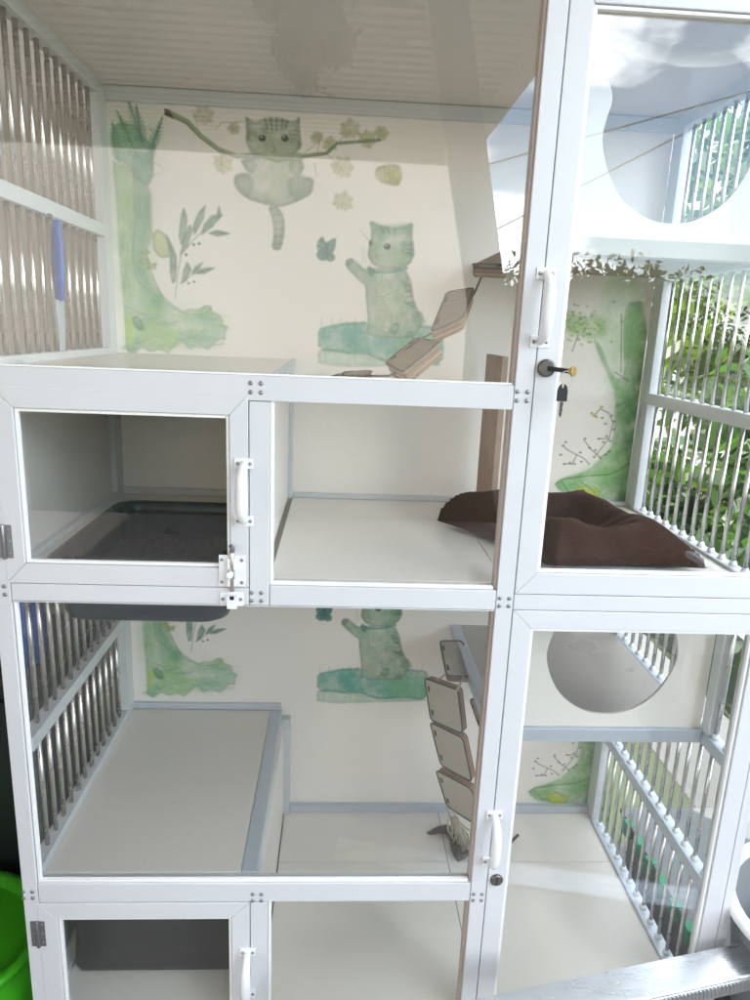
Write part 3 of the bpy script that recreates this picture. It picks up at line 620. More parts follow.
c.stroke(L(R3, [(366, 368), (400, 385), (440, 388), (500, 384), (570, 364)]), .0075, (76, 140, 122), .85); c.fill(L(R3, [(366, 350), (400, 372), (392, 410), (368, 398)]), (70, 132, 116), .9)
c.stroke(L(R3, [(405, 478), (415, 515), (440, 520), (480, 500), (530, 480)]), .002, (98, 122, 100), .7)
c.stroke(L(R3, [(356, 455), (360, 560), (368, 660), (352, 715)]), .0018, (98, 122, 100), .7); c.stroke(L(R3, [(486, 600), (490, 660), (470, 720)]), .0018, (98, 122, 100), .7)
c.fill(L(R3, [(478, 706), (500, 660), (530, 658), (536, 690), (508, 722)]), (88, 144, 118), .85); c.fill(L(R3, [(560, 735), (575, 705), (605, 705), (612, 738)]), (112, 146, 122), .85)
c.fill(L(R3, [(245, 350), (252, 322), (275, 312), (285, 330), (268, 350)]), (120, 122, 108), .6)
c.dot(R3(467, 250), .0085, .0072, (50, 60, 38), .95); c.dot(R3(467, 250), .0048, .0058, (10, 12, 10), 1); c.dot(R3(460, 243), .0015, .0015, (235, 235, 225), 1)
c.dot(R3(378, 232), .0042, .0065, (40, 50, 34), .95)
c.stroke(L(R3, [(404, 296), (414, 300), (410, 312)]), .002, (110, 92, 84), .8); c.stroke(L(R3, [(410, 312), (424, 322)]), .0016, (110, 92, 84), .7)
for P in ([(430, 148), (452, 175)], [(470, 156), (480, 182)], [(510, 158), (508, 184)]): c.stroke(L(R3, P), .0042, (70, 104, 84), .7)
for P in ([(520, 300), (570, 310)], [(520, 315), (566, 330)]): c.stroke(L(R3, P), .001, (190, 200, 184), .6)
for k in range(150):
    a, b = random.uniform(378, 600), random.uniform(130, 350); c.stroke(L(R3, [(a, b), (a + random.uniform(-6, 6), b + random.uniform(6, 16))]), .0010, random.choice([(86, 118, 92), (190, 200, 178)]), .28)
for k in range(110):
    a, b = random.uniform(372, 600), random.uniform(400, 720); c.stroke(L(R3, [(a, b), (a + random.uniform(-6, 6), b + random.uniform(6, 16))]), .0010, random.choice([(100, 132, 106), (196, 204, 184)]), .28)
for P in ([(585, 455), (560, 462)], [(592, 485), (566, 492)], [(600, 515), (572, 520)], [(608, 548), (580, 552)], [(596, 240), (566, 244)], [(602, 262), (572, 264)], [(600, 285), (574, 286)]): c.stroke(L(R3, P), .0036, (64, 104, 84), .6)
for k in range(14): c.stroke(L(R6, [(330 + k * 13, 180), (330 + k * 13 + random.uniform(-6, 6), 200 + random.uniform(0, 14))]), .0018, (70, 130, 114), .6)
for k in range(26):
    a = random.uniform(44, 678); t = 420 - 20 * math.sin(a / 110); c.stroke(L(R6, [(a, t), (a + random.uniform(-14, 14), t - random.uniform(4, 20))]), .0012, (78, 140, 118), .4)
c.stroke(L(R6, [(44, 524), (130, 522), (180, 534), (230, 534), (300, 540), (400, 572), (480, 562), (560, 560), (640, 575), (680, 546)]), .0032, (50, 126, 104), .55)
for P in ([(340, 250), (352, 330)], [(330, 260), (338, 340)], [(400, 300), (378, 345)], [(335, 180), (378, 228)], [(322, 160), (366, 215)]): c.stroke(L(R3, P), .0009, (110, 128, 104), .6)
both(c, 'sitting_cat_painting', 'watercolour cat with a raised paw sitting on grass, upper back panel', 'watercolour cat with a raised paw sitting on grass, lower back panel')

# tree with bare twigs on the right
c = Canvas(.47, .724, .098, .80)
c.fill(L(R4, [(60, 880), (200, 820), (310, 730), (310, 480), (230, 240), (260, 60), (330, -60), (430, -60), (450, 200), (400, 960), (110, 960)]), (180, 200, 160), .5, soft=10, edge=0)
c.fill(L(R4, [(232, 250), (268, 300), (300, 390), (328, 430), (370, 430), (362, 200), (380, 100), (450, 90), (470, 300), (400, 960), (260, 960), (110, 940), (62, 890), (90, 866), (210, 830), (308, 740), (326, 640), (330, 500), (296, 410), (262, 340)]), (150, 180, 132), .85, soft=2)
c.fill(L(R4, [(345, 540), (390, 500), (440, 300), (460, 300), (400, 960), (332, 960), (350, 860), (385, 800), (345, 700)]), (84, 124, 86), .7, soft=6, edge=.2)
c.fill(L(R4, [(100, 110), (180, 160), (262, 150), (300, 240), (210, 262), (150, 240), (104, 222)]), (156, 182, 108), .6, soft=4)
c.fill(L(R4, [(150, 912), (200, 886), (236, 900), (268, 922), (240, 952), (165, 950)]), (202, 200, 84), .8)
TW = (76, 92, 70)
for P in ([(215, 802), (190, 775), (160, 760), (118, 738), (100, 720)], [(160, 760), (140, 800), (105, 800)], [(190, 695), (225, 740), (262, 772), (305, 742)], [(240, 765), (300, 690), (318, 620), (300, 580), (262, 560), (235, 590)], [(300, 690), (255, 690)], [(385, 795), (350, 825), (300, 846), (200, 852), (100, 866), (66, 888)], [(330, 550), (375, 532)], [(140, 310), (165, 240)], [(355, 150), (352, 400)], [(325, 400), (385, 440)], [(95, 880), (130, 930), (170, 935)], [(180, 880), (215, 905), (240, 925)]): c.stroke(L(R4, P), .0024, TW, .85)
for a, b in ((100, 720), (112, 705), (105, 800), (130, 795), (175, 750), (180, 790), (196, 690), (215, 730), (235, 770), (262, 775), (300, 745), (285, 760), (320, 650), (285, 625), (270, 600), (255, 690), (290, 680), (90, 760), (150, 800), (305, 700), (275, 705), (240, 740), (312, 590), (322, 615)): c.dot(R4(a, b), .0034, .0026, (96, 112, 86), .75)
for a, b in ((235, 590), (225, 580), (245, 595), (268, 552)): c.dot(R4(a, b), .0042, .003, (186, 164, 70), .8)
for k in range(110):
    t = random.random(); a, b = 330 + 60 * random.random() - 10 * t, 420 + 500 * t; c.stroke(L(R4, [(a, b), (a + random.uniform(-8, 8), b + random.uniform(14, 50))]), .0012, random.choice([(70, 104, 72), (150, 176, 120)]), .35)
for k in range(60):
    a, b = random.uniform(90, 330), random.uniform(850, 950); c.stroke(L(R4, [(a, b), (a + random.uniform(14, 44), b + random.uniform(-8, 8))]), .0012, (98, 128, 84), .4)
for k in range(70):
    a, b = 180 + random.gauss(0, 60), 190 + random.gauss(0, 40); c.dot(R4(a, b), .004, .003, random.choice([(130, 160, 84), (96, 136, 76), (170, 184, 110)]), .5)
both(c, 'twig_tree_painting', 'watercolour tree with bare twigs painted at upper right of back panel', 'root and twigs of a watercolour tree at the right of the lower back panel')

# ------------------------------------------------------------------ things inside the cage
def rrect(x0, x1, y0, y1, r, n=6):
    P = []
    for cx, cy, a0 in ((x1 - r, y1 - r, 0), (x0 + r, y1 - r, 90), (x0 + r, y0 + r, 180), (x1 - r, y0 + r, 270)):
        for k in range(n + 1): a = rad(a0 + 90 * k / n); P.append((cx + r * math.cos(a), cy + r * math.sin(a)))
    return P
def loft(name, rings, mat, parent=None, closed_bottom=True, smooth=True, capfirst=False):
    bm = bmesh.new(); R = [[bm.verts.new(p) for p in ring] for ring in rings]; n = len(R[0])
    for a, b in zip(R, R[1:]):
        for k in range(n): f = bm.faces.new((a[k], a[(k + 1) % n], b[(k + 1) % n], b[k])); f.smooth = smooth
    if closed_bottom: bm.faces.new(R[-1])
    if capfirst: bm.faces.new(R[0][::-1])
    bmesh.ops.recalc_face_normals(bm, faces=bm.faces)
    me = bpy.data.meshes.new(name); bm.to_mesh(me); bm.free(); me.materials.append(mat)
    o = bpy.data.objects.new(name, me); COL.objects.link(o); o.parent = parent; return o
def tray(loc, x0, x1, y0, y1, ztop, depth, lab, mat, taper=.03, rad0=.045):
    t = empty('litter_tray', lab, 'litter tray')
    R = []
    for ins, z in ((-.006, ztop - .010), (-.007, ztop - .002), (-.004, ztop + .001), (.006, ztop + .001), (.009, ztop - .004), (.012, ztop - .02), (taper, ztop - depth + .018), (taper + .004, ztop - depth + .005), (taper + .012, ztop - depth)):
        R.append([(a, b, z) for a, b in rrect(x0 + ins, x1 - ins, y0 + ins, y1 - ins, max(.012, rad0 - ins * .3))])
    o = loft('tray_body', R, mat, t); s = o.modifiers.new('s', 'SOLIDIFY'); s.thickness = .0022; s.offset = 0
    zl = ztop - depth * .62; ins = .024
    bm = bmesh.new(); P = rrect(x0 + ins, x1 - ins, y0 + ins, y1 - ins, .04); N = 44
    vs = {}
    for i in range(N + 1):
        for j in range(N + 1):
            x = x0 + ins + (x1 - x0 - 2 * ins) * i / N; y = y0 + ins + (y1 - y0 - 2 * ins) * j / N
            vs[i, j] = bm.verts.new((x, y, zl + .006 * math.sin(x * 23) * math.cos(y * 17) + random.uniform(-.0016, .0016)))
    for i in range(N):
        for j in range(N): f = bm.faces.new((vs[i, j], vs[i + 1, j], vs[i + 1, j + 1], vs[i, j + 1])); f.smooth = True
    me = bpy.data.meshes.new('litter'); bm.to_mesh(me); bm.free(); me.materials.append(LITTER)
    l = bpy.data.objects.new('litter', me); COL.objects.link(l); l.parent = t
    return t
tray(None, -.486, -.172, .066, .492, .0985, .112, 'dark grey litter tray sunk in the shelf behind the small upper door', BLACKP, taper=.012)
tray(None, -.503, -.136, .092, .50, -.560, .226, 'black litter tray on the floor behind the bottom left door', BLACKR, taper=.004, rad0=.016)

# brown cushion
def cushion():
    N = 64; bm = bmesh.new(); vs = {}
    cor = [(.385, .075), (.672, .095), (.570, .450), (.215, .375)]    # corners on the tiles
    rg = np.random.default_rng(5)
    wr = [(rg.uniform(0, 2 * PI), rg.uniform(0, 2 * PI), rg.uniform(9, 26)) for _ in range(10)]
    for side in (0, 1):
        for i in range(N + 1):
            for j in range(N + 1):
                if side == 1 and (i in (0, N) or j in (0, N)): vs[1, i, j] = vs[0, i, j]; continue
                u, v = i / N, j / N
                # edges pulled inwards between the corners
                uu = .5 + (u - .5) * (1 - .11 * math.sin(PI * v)); vv = .5 + (v - .5) * (1 - .11 * math.sin(PI * u))
                x = (1 - uu) * (1 - vv) * cor[0][0] + uu * (1 - vv) * cor[1][0] + uu * vv * cor[2][0] + (1 - uu) * vv * cor[3][0]
                y = (1 - uu) * (1 - vv) * cor[0][1] + uu * (1 - vv) * cor[1][1] + uu * vv * cor[2][1] + (1 - uu) * vv * cor[3][1]
                e = min(u, 1 - u, v, 1 - v) * 2; rim = math.sin(PI * min(1, e * 1.28)) ** .62 if e * 1.28 < 1 else 0
                r2 = math.hypot((u - .5) * 2, (v - .5) * 2)
                puff = (1 - (1 - min(1, e * 2.6)) ** 2) ** .6
                dip = math.exp(-(r2 / .56) ** 4)
                h = .074 * (.80 + .30 * v) * puff * (1 - .82 * dip)
                w_ = sum(math.sin(k * (math.cos(a) * u + math.sin(a) * v) + b) for a, b, k in wr) * .0018 * puff
                w_ += .0022 * math.sin(math.atan2(v - .5, u - .5) * 17 + 3 * u) * math.exp(-((r2 - .55) / .2) ** 2)
                z = Z2 + .012 + ((h + w_) if side == 0 else -.0095 * puff)
                vs[side, i, j] = bm.verts.new((x, y, z))
    for side in (0, 1):
        for i in range(N):
            for j in range(N):
                q = (vs[side, i, j], vs[side, i + 1, j], vs[side, i + 1, j + 1], vs[side, i, j + 1])
                if len(set(q)) == 4:
                    try: f = bm.faces.new(q if side == 0 else q[::-1]); f.smooth = True
                    except ValueError: pass
    me = bpy.data.meshes.new('pet_cushion'); bm.to_mesh(me); bm.free(); me.materials.append(CUSH)
    o = bpy.data.objects.new('pet_cushion', me); COL.objects.link(o)
    o['label'] = 'dark brown plush pet cushion with a sunken middle on the cream tiles'; o['category'] = 'cushion'
cushion()

# hanging ladders made of carpeted boards
def board(parent, P, th, mat=None):
    """P: four corners of the carpeted face, in order; thickness goes away from it"""
    P = [Vector(p) for p in P]; c = sum(P, Vector()) / 4
    n = (P[1] - P[0]).cross(P[3] - P[0]).normalized()
    if n.dot(CAMP - c) < 0: n = -n
    ux = (P[1] - P[0]); uy = (P[3] - P[0]); lx, ly = ux.length, uy.length; k = .010
    def Q(a, b, d): return P[0].lerp(P[1], a).lerp(P[3].lerp(P[2], a), b) - n * d
    rx, ry = min(.4, k / lx), min(.4, k / ly); out = []
    for (ca, cb, a0) in ((1 - rx, 1 - ry, 0), (rx, 1 - ry, 90), (rx, ry, 180), (1 - rx, ry, 270)):
        for q in range(5): a = rad(a0 + 22.5 * q); out.append((ca + rx * math.cos(a), cb + ry * math.sin(a)))
    m = MB(); m.prism([Q(a, b, 0) for a, b in out], -n * (th * .30), mat or CARPET)
    m.prism([Q(a, b, th * .32) for a, b in out], -n * (th * .26), PLY); m.prism([Q(a, b, th * .60) for a, b in out], -n * (th * .12), PLYPALE); m.prism([Q(a, b, th * .74) for a, b in out], -n * (th * .26), PLY)
    o = m.build('ladder_board', CARPET, parent, .0006)
    t = MB()                                      # dark bound edge and rope slots
    t.tube([Q(a, b, 0) for a, b in out + out[:1]], .0022, 6, DKBROWN)
    for b in (.16, .84): t.prism([Q(.12, b - .02, -.0006), Q(.12, b + .02, -.0006), Q(.88, b + .02, -.0006), Q(.88, b - .02, -.0006)][::1], n * .0012, DKBROWN) if False else t.tube([Q(.10, b, -.0004), Q(.10, b + (.12 if b < .5 else -.12), -.0004)], .0026, 6, DKBROWN)
    t.build('board_binding', DKBROWN, o)
    return P, Q
def W(u, v, y): return on_plane(u, v, y)
lad = empty('hanging_ladder', 'curved chain of carpeted wooden boards hanging across the upper compartment', 'cat ladder', 'hanging cat ladders')
A = []
A.append(board(lad, [W(473, 264, .34), W(508, 265, .34), W(506, 269, .24), W(475, 268, .24)], .016, CARPET2))
A.append(board(lad, [W(447, 292, .34), W(474, 288, .34), W(463, 318, .23), W(431, 332, .23)], .026, CARPET2))
A.append(board(lad, [W(416, 338, .34), W(440, 342, .25), W(403, 372, .19), W(385, 363, .28)], .026, CARPET2))
A.append(board(lad, [W(345, 372, .36), W(372, 371, .36), W(366, 377, .26), W(338, 376, .26)], .014, CARPET2))
A.append(board(lad, [(-.082, .36, .378), (-.052, .36, .400), (-.052, .27, .400), (-.082, .27, .378)], .014, CARPET2))
cd2 = MB()
for P in ([W(508, 262, .3), W(483, 273, .3), W(476, 290, .3), W(455, 326, .28)], [W(455, 326, .26), W(438, 343, .25), W(404, 370, .23), W(388, 376, .25), W(366, 376, .30)], [W(340, 374, .30), (-.03, .3, .402), (-.067, .31, .392), (-.103, .31, .404)], [W(432, 333, .3), W(417, 341, .3), W(388, 364, .3)]):
    cd2.tube(P, .0022, 7)
cd2.build('cord', DKBROWN, lad)
lad2 = empty('hanging_ladder', 'chain of carpeted wooden boards hanging straight down beside the lower door', 'cat ladder', 'hanging cat ladders')
board(lad2, [W(440, 641, .50), W(462, 641, .50), W(474, 677, .34), W(447, 676, .34)], .014)
for tl, tr, br, bl_ in (((424.5, 678), (458, 690), (463, 734), (431, 720)), ((430, 722), (463, 738), (472, 782), (441, 765)), ((436, 770), (472, 789), (481, 828), (447, 806))):
    board(lad2, [W(*tl, .35), W(*tr, .28), W(*br, .28), W(*bl_, .35)], .016)
board(lad2, [W(470, 700, .40), W(479, 697, .34), W(492, 735, .34), W(480, 728, .40)], .014)
cd2 = MB()
for P in ([W(448, 672, .36), W(436, 682, .33)], [W(464, 676, .34), W(456, 692, .27)], [W(486, 690, .30), W(480, 700, .33)], [W(446, 806, .34), W(452, 822, .38), W(452, 838, .44)], [W(476, 820, .27), W(478, 835, .32)]): cd2.tube(P, .0028, 7)
cd2.build('cord', ROPE, lad2)
# brown fur toy at the foot of the ladder
m = MB(); zf = Z0 + .008
def FL(u, v, h=.009):
    d = M @ Vector(((u - 375) / FPX, 1, -(v - 500) / FPX)); return CAMP + d * ((Z0 + h - CAMP.z) / d.z)
pts = [FL(429, 834), FL(438, 830), FL(447, 829), FL(454, 836), FL(456, 848), FL(459, 858), FL(468, 853), FL(480, 846), FL(496, 848), FL(510, 843), FL(518, 835)]
cr = []
for i in range(len(pts) - 1):
    for k in range(4): cr.append(pts[i].lerp(pts[i + 1], k / 4))
cr.append(pts[-1]); rs = [.003 + .0095 * math.sin(PI * min(1, i / len(cr) * 1.6)) ** .8 if i < len(cr) * .6 else .0042 for i in range(len(cr))]
m.tube(cr, rs, 10, DKBROWN)
for i in range(900):
    k = random.randrange(len(cr) - 16); p = cr[k]; d = Vector((random.gauss(0, 1), random.gauss(0, 1), abs(random.gauss(0, .8)))).normalized(); q = p + d * rs[k] * .9; e = q + d * random.uniform(.003, .008) + Vector((random.gauss(0, .002), random.gauss(0, .002), 0))
    s_ = d.orthogonal().normalized() * .0006
    f = m.bm.faces.new([m.bm.verts.new(q - s_), m.bm.verts.new(q + s_), m.bm.verts.new(e)]); f.material_index = 0
o = m.build('fur_toy', DKBROWN); o['label'] = 'brown furry tail shaped toy curled on the tiles at the ladder foot'; o['category'] = 'cat toy'
# crumpled cream tassel
m = MB()
for i in range(26):
    a = random.uniform(0, 2 * PI); p = W(455, 818, .36) + Vector((random.gauss(0, .006), random.gauss(0, .008), 0)); e = FL(random.uniform(452, 470), random.uniform(830, 850), .006)
    m.tube([p, p.lerp(e, .5) + Vector((random.gauss(0, .006), random.gauss(0, .006), 0)), e], .0022, 5)
m.build('tassel', ROPE, lad2)

# brown scratching board leaning on the divider of the right column
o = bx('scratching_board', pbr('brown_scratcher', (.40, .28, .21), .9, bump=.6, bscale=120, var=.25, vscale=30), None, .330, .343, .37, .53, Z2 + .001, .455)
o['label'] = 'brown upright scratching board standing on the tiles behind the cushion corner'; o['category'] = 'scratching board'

# blue scraper hanging on the left bars
sc = empty('scraper', 'blue handled scraper with a pale blade hanging on the left bars', 'scraper')
m = MB(); pts = []; rs = []
for k in range(13):
    t = k / 12; pts.append((-.497, .245 - .006 * t, .660 - .135 * t)); rs.append(.010 + .011 * math.sin(PI * min(1, t * .8 + .12)) * (.55 + .45 * t))
m.tube(pts, rs, 14, flat=.45); m.build('handle', BLUEP, sc, .0004)
m = MB(); m.hexa([(-.498, .218, .527), (-.498, .255, .527), (-.498, .246, .440), (-.498, .226, .440), (-.495, .218, .527), (-.495, .255, .527), (-.495, .246, .440), (-.495, .226, .440)]); m.build('blade', CLEARP, sc, .0005)
m = MB(); m.tube([(-.497, .245, .656), (-.505, .246, .668), (-.520, .246, .672), (-.531, .246, .665)], .002, 7); m.build('hook', SCREW, sc)

# keys
ks = empty('bunch_of_keys', 'two small keys on a ring hanging from the tall upper door lock', 'keys')
m = MB(); kx = .3125; m.hexa([(kx + .000, -.0085, .4490), (kx + .004, -.0085, .4490), (kx + .004, -.0085, .4560), (kx, -.0085, .4560), (kx + .024, -.036, .4475), (kx + .027, -.036, .4475), (kx + .027, -.036, .4540), (kx + .024, -.036, .4540)])
m.build('key', BLACKR, ks, .0006)
m = MB(); m.tube([(kx + .030, -.036, .4505), (kx + .032, -.038, .4505)], .008, 16); m.hexa([(kx + .0235, -.036, .4465), (kx + .034, -.038, .4450), (kx + .034, -.038, .4560), (kx + .0235, -.036, .4550), (kx + .0235, -.0375, .4465), (kx + .034, -.0395, .4450), (kx + .034, -.0395, .4560), (kx + .0235, -.0375, .4550)]); m.build('key_bow', BRASS, ks, .0004)
m = MB(); rc = Vector((.3335, -.039, .4385)); m.tube([rc + Vector((math.cos(a) * .0105, 0, math.sin(a) * .0125)) for a in [2 * PI * k / 24 for k in range(25)]], .0007, 6); m.build('key_ring', STEEL, ks)
hx, hz = .3300, .4305
def kp(pts): return [(hx + a, -.0405, hz + b) for a, b in pts]
m = MB(); m.prism(kp([(-.0078, -.024), (.0078, -.024), (.0078, -.008), (.0058, -.0015), (.0022, .0020), (.0017, -.0022), (.0, -.0050), (-.0017, -.0022), (-.0022, .0020), (-.0058, -.0015), (-.0078, -.008)]), (0, .0035, 0)); m.build('key_head', BLACKR, ks, .0008)
m = MB(); m.prism(kp([(-.0022, -.0245), (.0024, -.0245), (.0024, -.030), (.0014, -.033), (.0024, -.036), (.0014, -.040), (.002, -.043), (.0, -.048), (-.0022, -.044)]), (0, .0018, 0)); m.build('key_blade', DKMETAL, ks)

# ------------------------------------------------------------------ ribbed metal rail in front of the cage
def rail():
    a = Vector((.02, -.205, -.60)); b = Vector((1.10, .012, -.60)); d = (b - a).normalized(); n = Vector((d.y, -d.x, 0)); Lr = (b - a).length
    X = lambda t, o, z: a + d * t + n * o + Vector((0, 0, z))
    r = empty('metal_rail', 'silver metal rail with a ribbed front edge crossing before the cage foot', 'metal rail')
    prof = [(-.030, 0), (.030, 0), (.032, -.003), (.032, -.006), (.0335, -.0065), (.0335, -.030), (.032, -.031), (.032, -.036), (.028, -.036), (.028, -.005), (-.030, -.004)]
    MB().prism([X(0, o, z) for o, z in prof], d * Lr).build('rail_body', ALU, r, .0006)
    m = MB(); k = .01
    while k < Lr - .01:
        m.prism([X(k, .0336, -.009), X(k + .0035, .0336, -.009), X(k + .0068, .0336, -.0275), X(k + .0033, .0336, -.0275)], n * .0012); k += .0078
    m.build('ribbed_strip', ALU, r, .0003)
rail()

# ------------------------------------------------------------------ beside the cage, left
def basket():
    t = empty('green_tub', 'lime green plastic tub standing left of the cage foot', 'tub')
    cx, cy = -.78, .13; n = 40
    ring = lambda r, z: [(cx + r * math.cos(2 * PI * k / n), cy + r * .9 * math.sin(2 * PI * k / n), z) for k in range(n)]
    o = loft('tub_body', [ring(.195, -.74), ring(.18, -.86), ring(.165, -.98)], pbr('dull_green_plastic', (.06, .17, .03), .45), t); s = o.modifiers.new('s', 'SOLIDIFY'); s.thickness = .004
    o = loft('tub_lid', [ring(.204, -.84), ring(.206, -.815), ring(.198, -.81), ring(.198, -.745), ring(.206, -.738), ring(.205, -.730), ring(.192, -.727), ring(.180, -.733), ring(.176, -.75)], GREENP, t, closed_bottom=True)
basket()
WALLP = pbr('pinkish_render_wall', (.25, .165, .14), .85, bump=.3, bscale=30, var=.08)
o = bx('house_wall', WALLP, None, -1.16, -1.0, -.45, .719, GZ, 1.9, bevel=0); o['label'] = 'pinkish brown wall seen through the left bars'; o['category'] = 'wall'
o = bx('house_wall', pbr('cream_sun_block_wall', (.55, .50, .44), .85, bump=.3, bscale=30, var=.06), None, -3.2, .775, .72, .9, GZ, 2.9, bevel=0); o['label'] = 'cream rendered house wall added behind the cage to block direct sun'; o['category'] = 'wall'  # added wall, sized and placed to keep direct sun off the cage
cb = empty('dark_cabinet', 'dark green low cabinet left of the cage behind the green tub', 'cabinet')
DKC = pbr('dark_green_paint', (.018, .026, .024), .5, var=.2)
bx('body', DKC, cb, -.995, -.64, .38, .71, GZ, -.30, bevel=.004)
bx('door', DKC, cb, -.99, -.82, .362, .379, -.93, -.34, bevel=.002); bx('door', DKC, cb, -.815, -.645, .362, .379, -.93, -.34, bevel=.002)
bx('top', pbr('dark_top', (.05, .045, .04), .4), cb, -.998, -.63, .36, .715, -.2995, -.275, bevel=.003)
cl = empty('cleaning_bottle', 'blue plastic cleaning bottle on the dark cabinet', 'bottle')
m = MB(); m.tube([(-.70, .45, -.2745), (-.70, .45, -.10), (-.70, .45, -.07), (-.70, .45, -.05)], [.04, .04, .03, .015], 18); m.build('body', BLUEP, cl)
m = MB(); m.tube([(-.70, .45, -.05), (-.70, .45, -.02)], .017, 14); m.build('cap', WHITE2, cl)
bk = bx('red_brown_box', pbr('red_brown_card', (.20, .08, .05), .8, var=.15), None, -.96, -.78, .42, .64, -.2748, -.05); bk['label'] = 'red brown cardboard box on the dark cabinet'; bk['category'] = 'box'

# ------------------------------------------------------------------ porch roof, behind the camera
rf = empty('porch_roof', 'cream ribbed porch roof over the cage', 'roof')
ROOFM = pbr('cream_ribbed_sheet', (.74, .67, .57), .55, var=.05)
m = MB(); m.box(-3.2, .97, -5.0, .719, 1.93, 1.96)
y = -4.95
while y < .6: m.box(-3.2, .965, y, y + .035, 1.912, 1.9295); y += .115
m.build('roof_sheet', ROOFM, rf)
bx('edge_beam', pbr('cream_beam', (.60, .56, .50), .5), rf, .90, .968, -5.0, .7, 1.80, 1.911, bevel=.003)
bx('edge_beam', ROOFM, rf, -3.2, .899, -5.0, -4.93, 1.80, 1.911, bevel=.003)
pt = MB(); pt.box(-.08, .08, -.03, .03, 0, 2.96)
o = pt.build('porch_post', pbr('grey_white_timber', (.27, .25, .22), .6, var=.08), None, .003); o['label'] = 'leaning pale timber brace under the porch roof'; o['category'] = 'post'
o.location = (.98, -2.0, -1.0); o.rotation_euler = (0, rad(-12.4), 0)
hp = empty('hanging_planter', 'dark hanging pot plant under the porch roof', 'hanging plant')
HPM = pbr('dark_leaf', (.03, .05, .02), .7)
m = MB(); m.tube([(-.16, -1.9, 1.93), (-.16, -1.9, 1.62)], .004, 6); m.build('cord', BLACKR, hp)
m = MB(); m.tube([(-.16, -1.9, 1.46), (-.16, -1.9, 1.62)], [.07, .11], 20); m.build('pot', pbr('brown_pot', (.12, .07, .04), .7), hp)
def leaf_cloud(name, mat, parent, c, rad3, n, size, seed, gaps=1.0, pts=None):
    g = np.random.default_rng(seed)
    nb = max(4, int(n / 260)); cen = g.normal(size=(nb, 3)); cen /= np.linalg.norm(cen, axis=1)[:, None]; cen *= (g.random((nb, 1)) ** .4)
    pick = g.integers(0, nb, n); P = cen[pick] * .78 + g.normal(size=(n, 3)) * .17 * gaps
    P = P * np.array(rad3) + np.array(c)
    if pts is not None: P = pts
    N = g.normal(size=(n, 3)) + np.array([0, 0, .7]); N /= np.linalg.norm(N, axis=1)[:, None]
    T = np.cross(N, g.normal(size=(n, 3))); T /= np.linalg.norm(T, axis=1)[:, None]; B = np.cross(N, T)
    s = size * (.55 + .9 * g.random((n, 1)))
    V = np.stack([P - T * s, P - T * s * .2 + B * s * .42 + N * s * .10, P + T * s, P - T * s * .2 - B * s * .42 + N * s * .10], 1).reshape(-1, 3)
    me = bpy.data.meshes.new(name); me.vertices.add(4 * n); me.vertices.foreach_set('co', V.ravel())
    me.loops.add(4 * n); me.loops.foreach_set('vertex_index', np.arange(4 * n, dtype=np.int32)); me.polygons.add(n); me.polygons.foreach_set('loop_start', np.arange(0, 4 * n, 4, dtype=np.int32)); me.update()
    me.materials.append(mat); o = bpy.data.objects.new(name, me); COL.objects.link(o); o.parent = parent; return o
leaf_cloud('foliage', HPM, hp, (-.15, -1.9, 1.56), (.15, .12, .19), 3200, .022, 3)
hp = empty('hanging_planter', 'smaller round hanging basket plant left of the dark hanging pot plant', 'hanging plant')
m = MB(); m.tube([(-.30, -1.9, 1.93), (-.30, -1.9, 1.70)], .004, 6); m.build('cord', BLACKR, hp)
m = MB(); m.tube([(-.30, -1.9, 1.61), (-.30, -1.9, 1.64), (-.30, -1.9, 1.70)], [.03, .06, .075], 20); m.build('pot', HPM, hp)
leaf_cloud('foliage', HPM, hp, (-.30, -1.9, 1.72), (.09, .08, .06), 900, .02, 5)

# ------------------------------------------------------------------ garden on the right
def leafmat(n, c): return pbr(n, c, .45, var=.35, vscale=3, transl=.35)
LM = [leafmat('mid_green_leaf', (.034, .074, .014)), leafmat('yellow_green_leaf', (.055, .085, .014)), leafmat('deep_green_leaf', (.018, .046, .012))]
BARK = pbr('shrub_bark', (.12, .085, .055), .9, bump=.5, bscale=40)
labs = ['bright green shrub nearest the barred side of the cage', 'tall yellow green shrub behind the right bars', 'deep green bushy shrub further back on the right', 'low bright shrub at the garden wall foot', 'broad leafy shrub rising above the white garden wall', 'deep green shrub at the far garden corner', 'big yellow green tree crown beyond the garden wall', 'green tree behind the porch corner', 'leafy tree seen beyond the porch', 'low green shrub row just beyond the thin railing, far end', 'lowest dark green ground shrub beside the grey concrete wall']
def shrub(i, x, y, z, r, n, size, mat, nm='shrub', stems=5):
    t = empty(nm, labs[i], 'shrub' if nm == 'shrub' else 'tree', 'shrubs in the garden' if nm == 'shrub' else 'garden trees')
    leaf_cloud('foliage', mat, t, (x, y, z), r, n, size, 40 + i)
    m = MB()
    for k in range(stems):
        a = random.uniform(0, 2 * PI); q = random.uniform(.2, .7); base = Vector((x + random.gauss(0, .06), y + random.gauss(0, .06), GZ - .1)); top = Vector((x + r[0] * q * math.cos(a), y + r[1] * q * math.sin(a), z + r[2] * .4))
        h = .02 if nm == 'shrub' else .09; m.tube([base, base.lerp(top, .5) + Vector((random.gauss(0, .05), random.gauss(0, .05), 0)), top], [h, h * .7, h * .3], 7)
    m.build('stem' if nm == 'shrub' else 'trunk', BARK, t)
shrub(0, 1.75, 1.0, .10, (.5, .7, .8), 6500, .05, LM[0])
shrub(1, 2.3, 2.3, .55, (.7, 1.0, 1.2), 8000, .065, LM[1])
shrub(2, 3.2, 1.3, .2, (.8, 1.0, 1.1), 8000, .07, LM[2])
shrub(3, 2.3, .1, -.15, (.6, .8, .6), 5500, .05, LM[1])
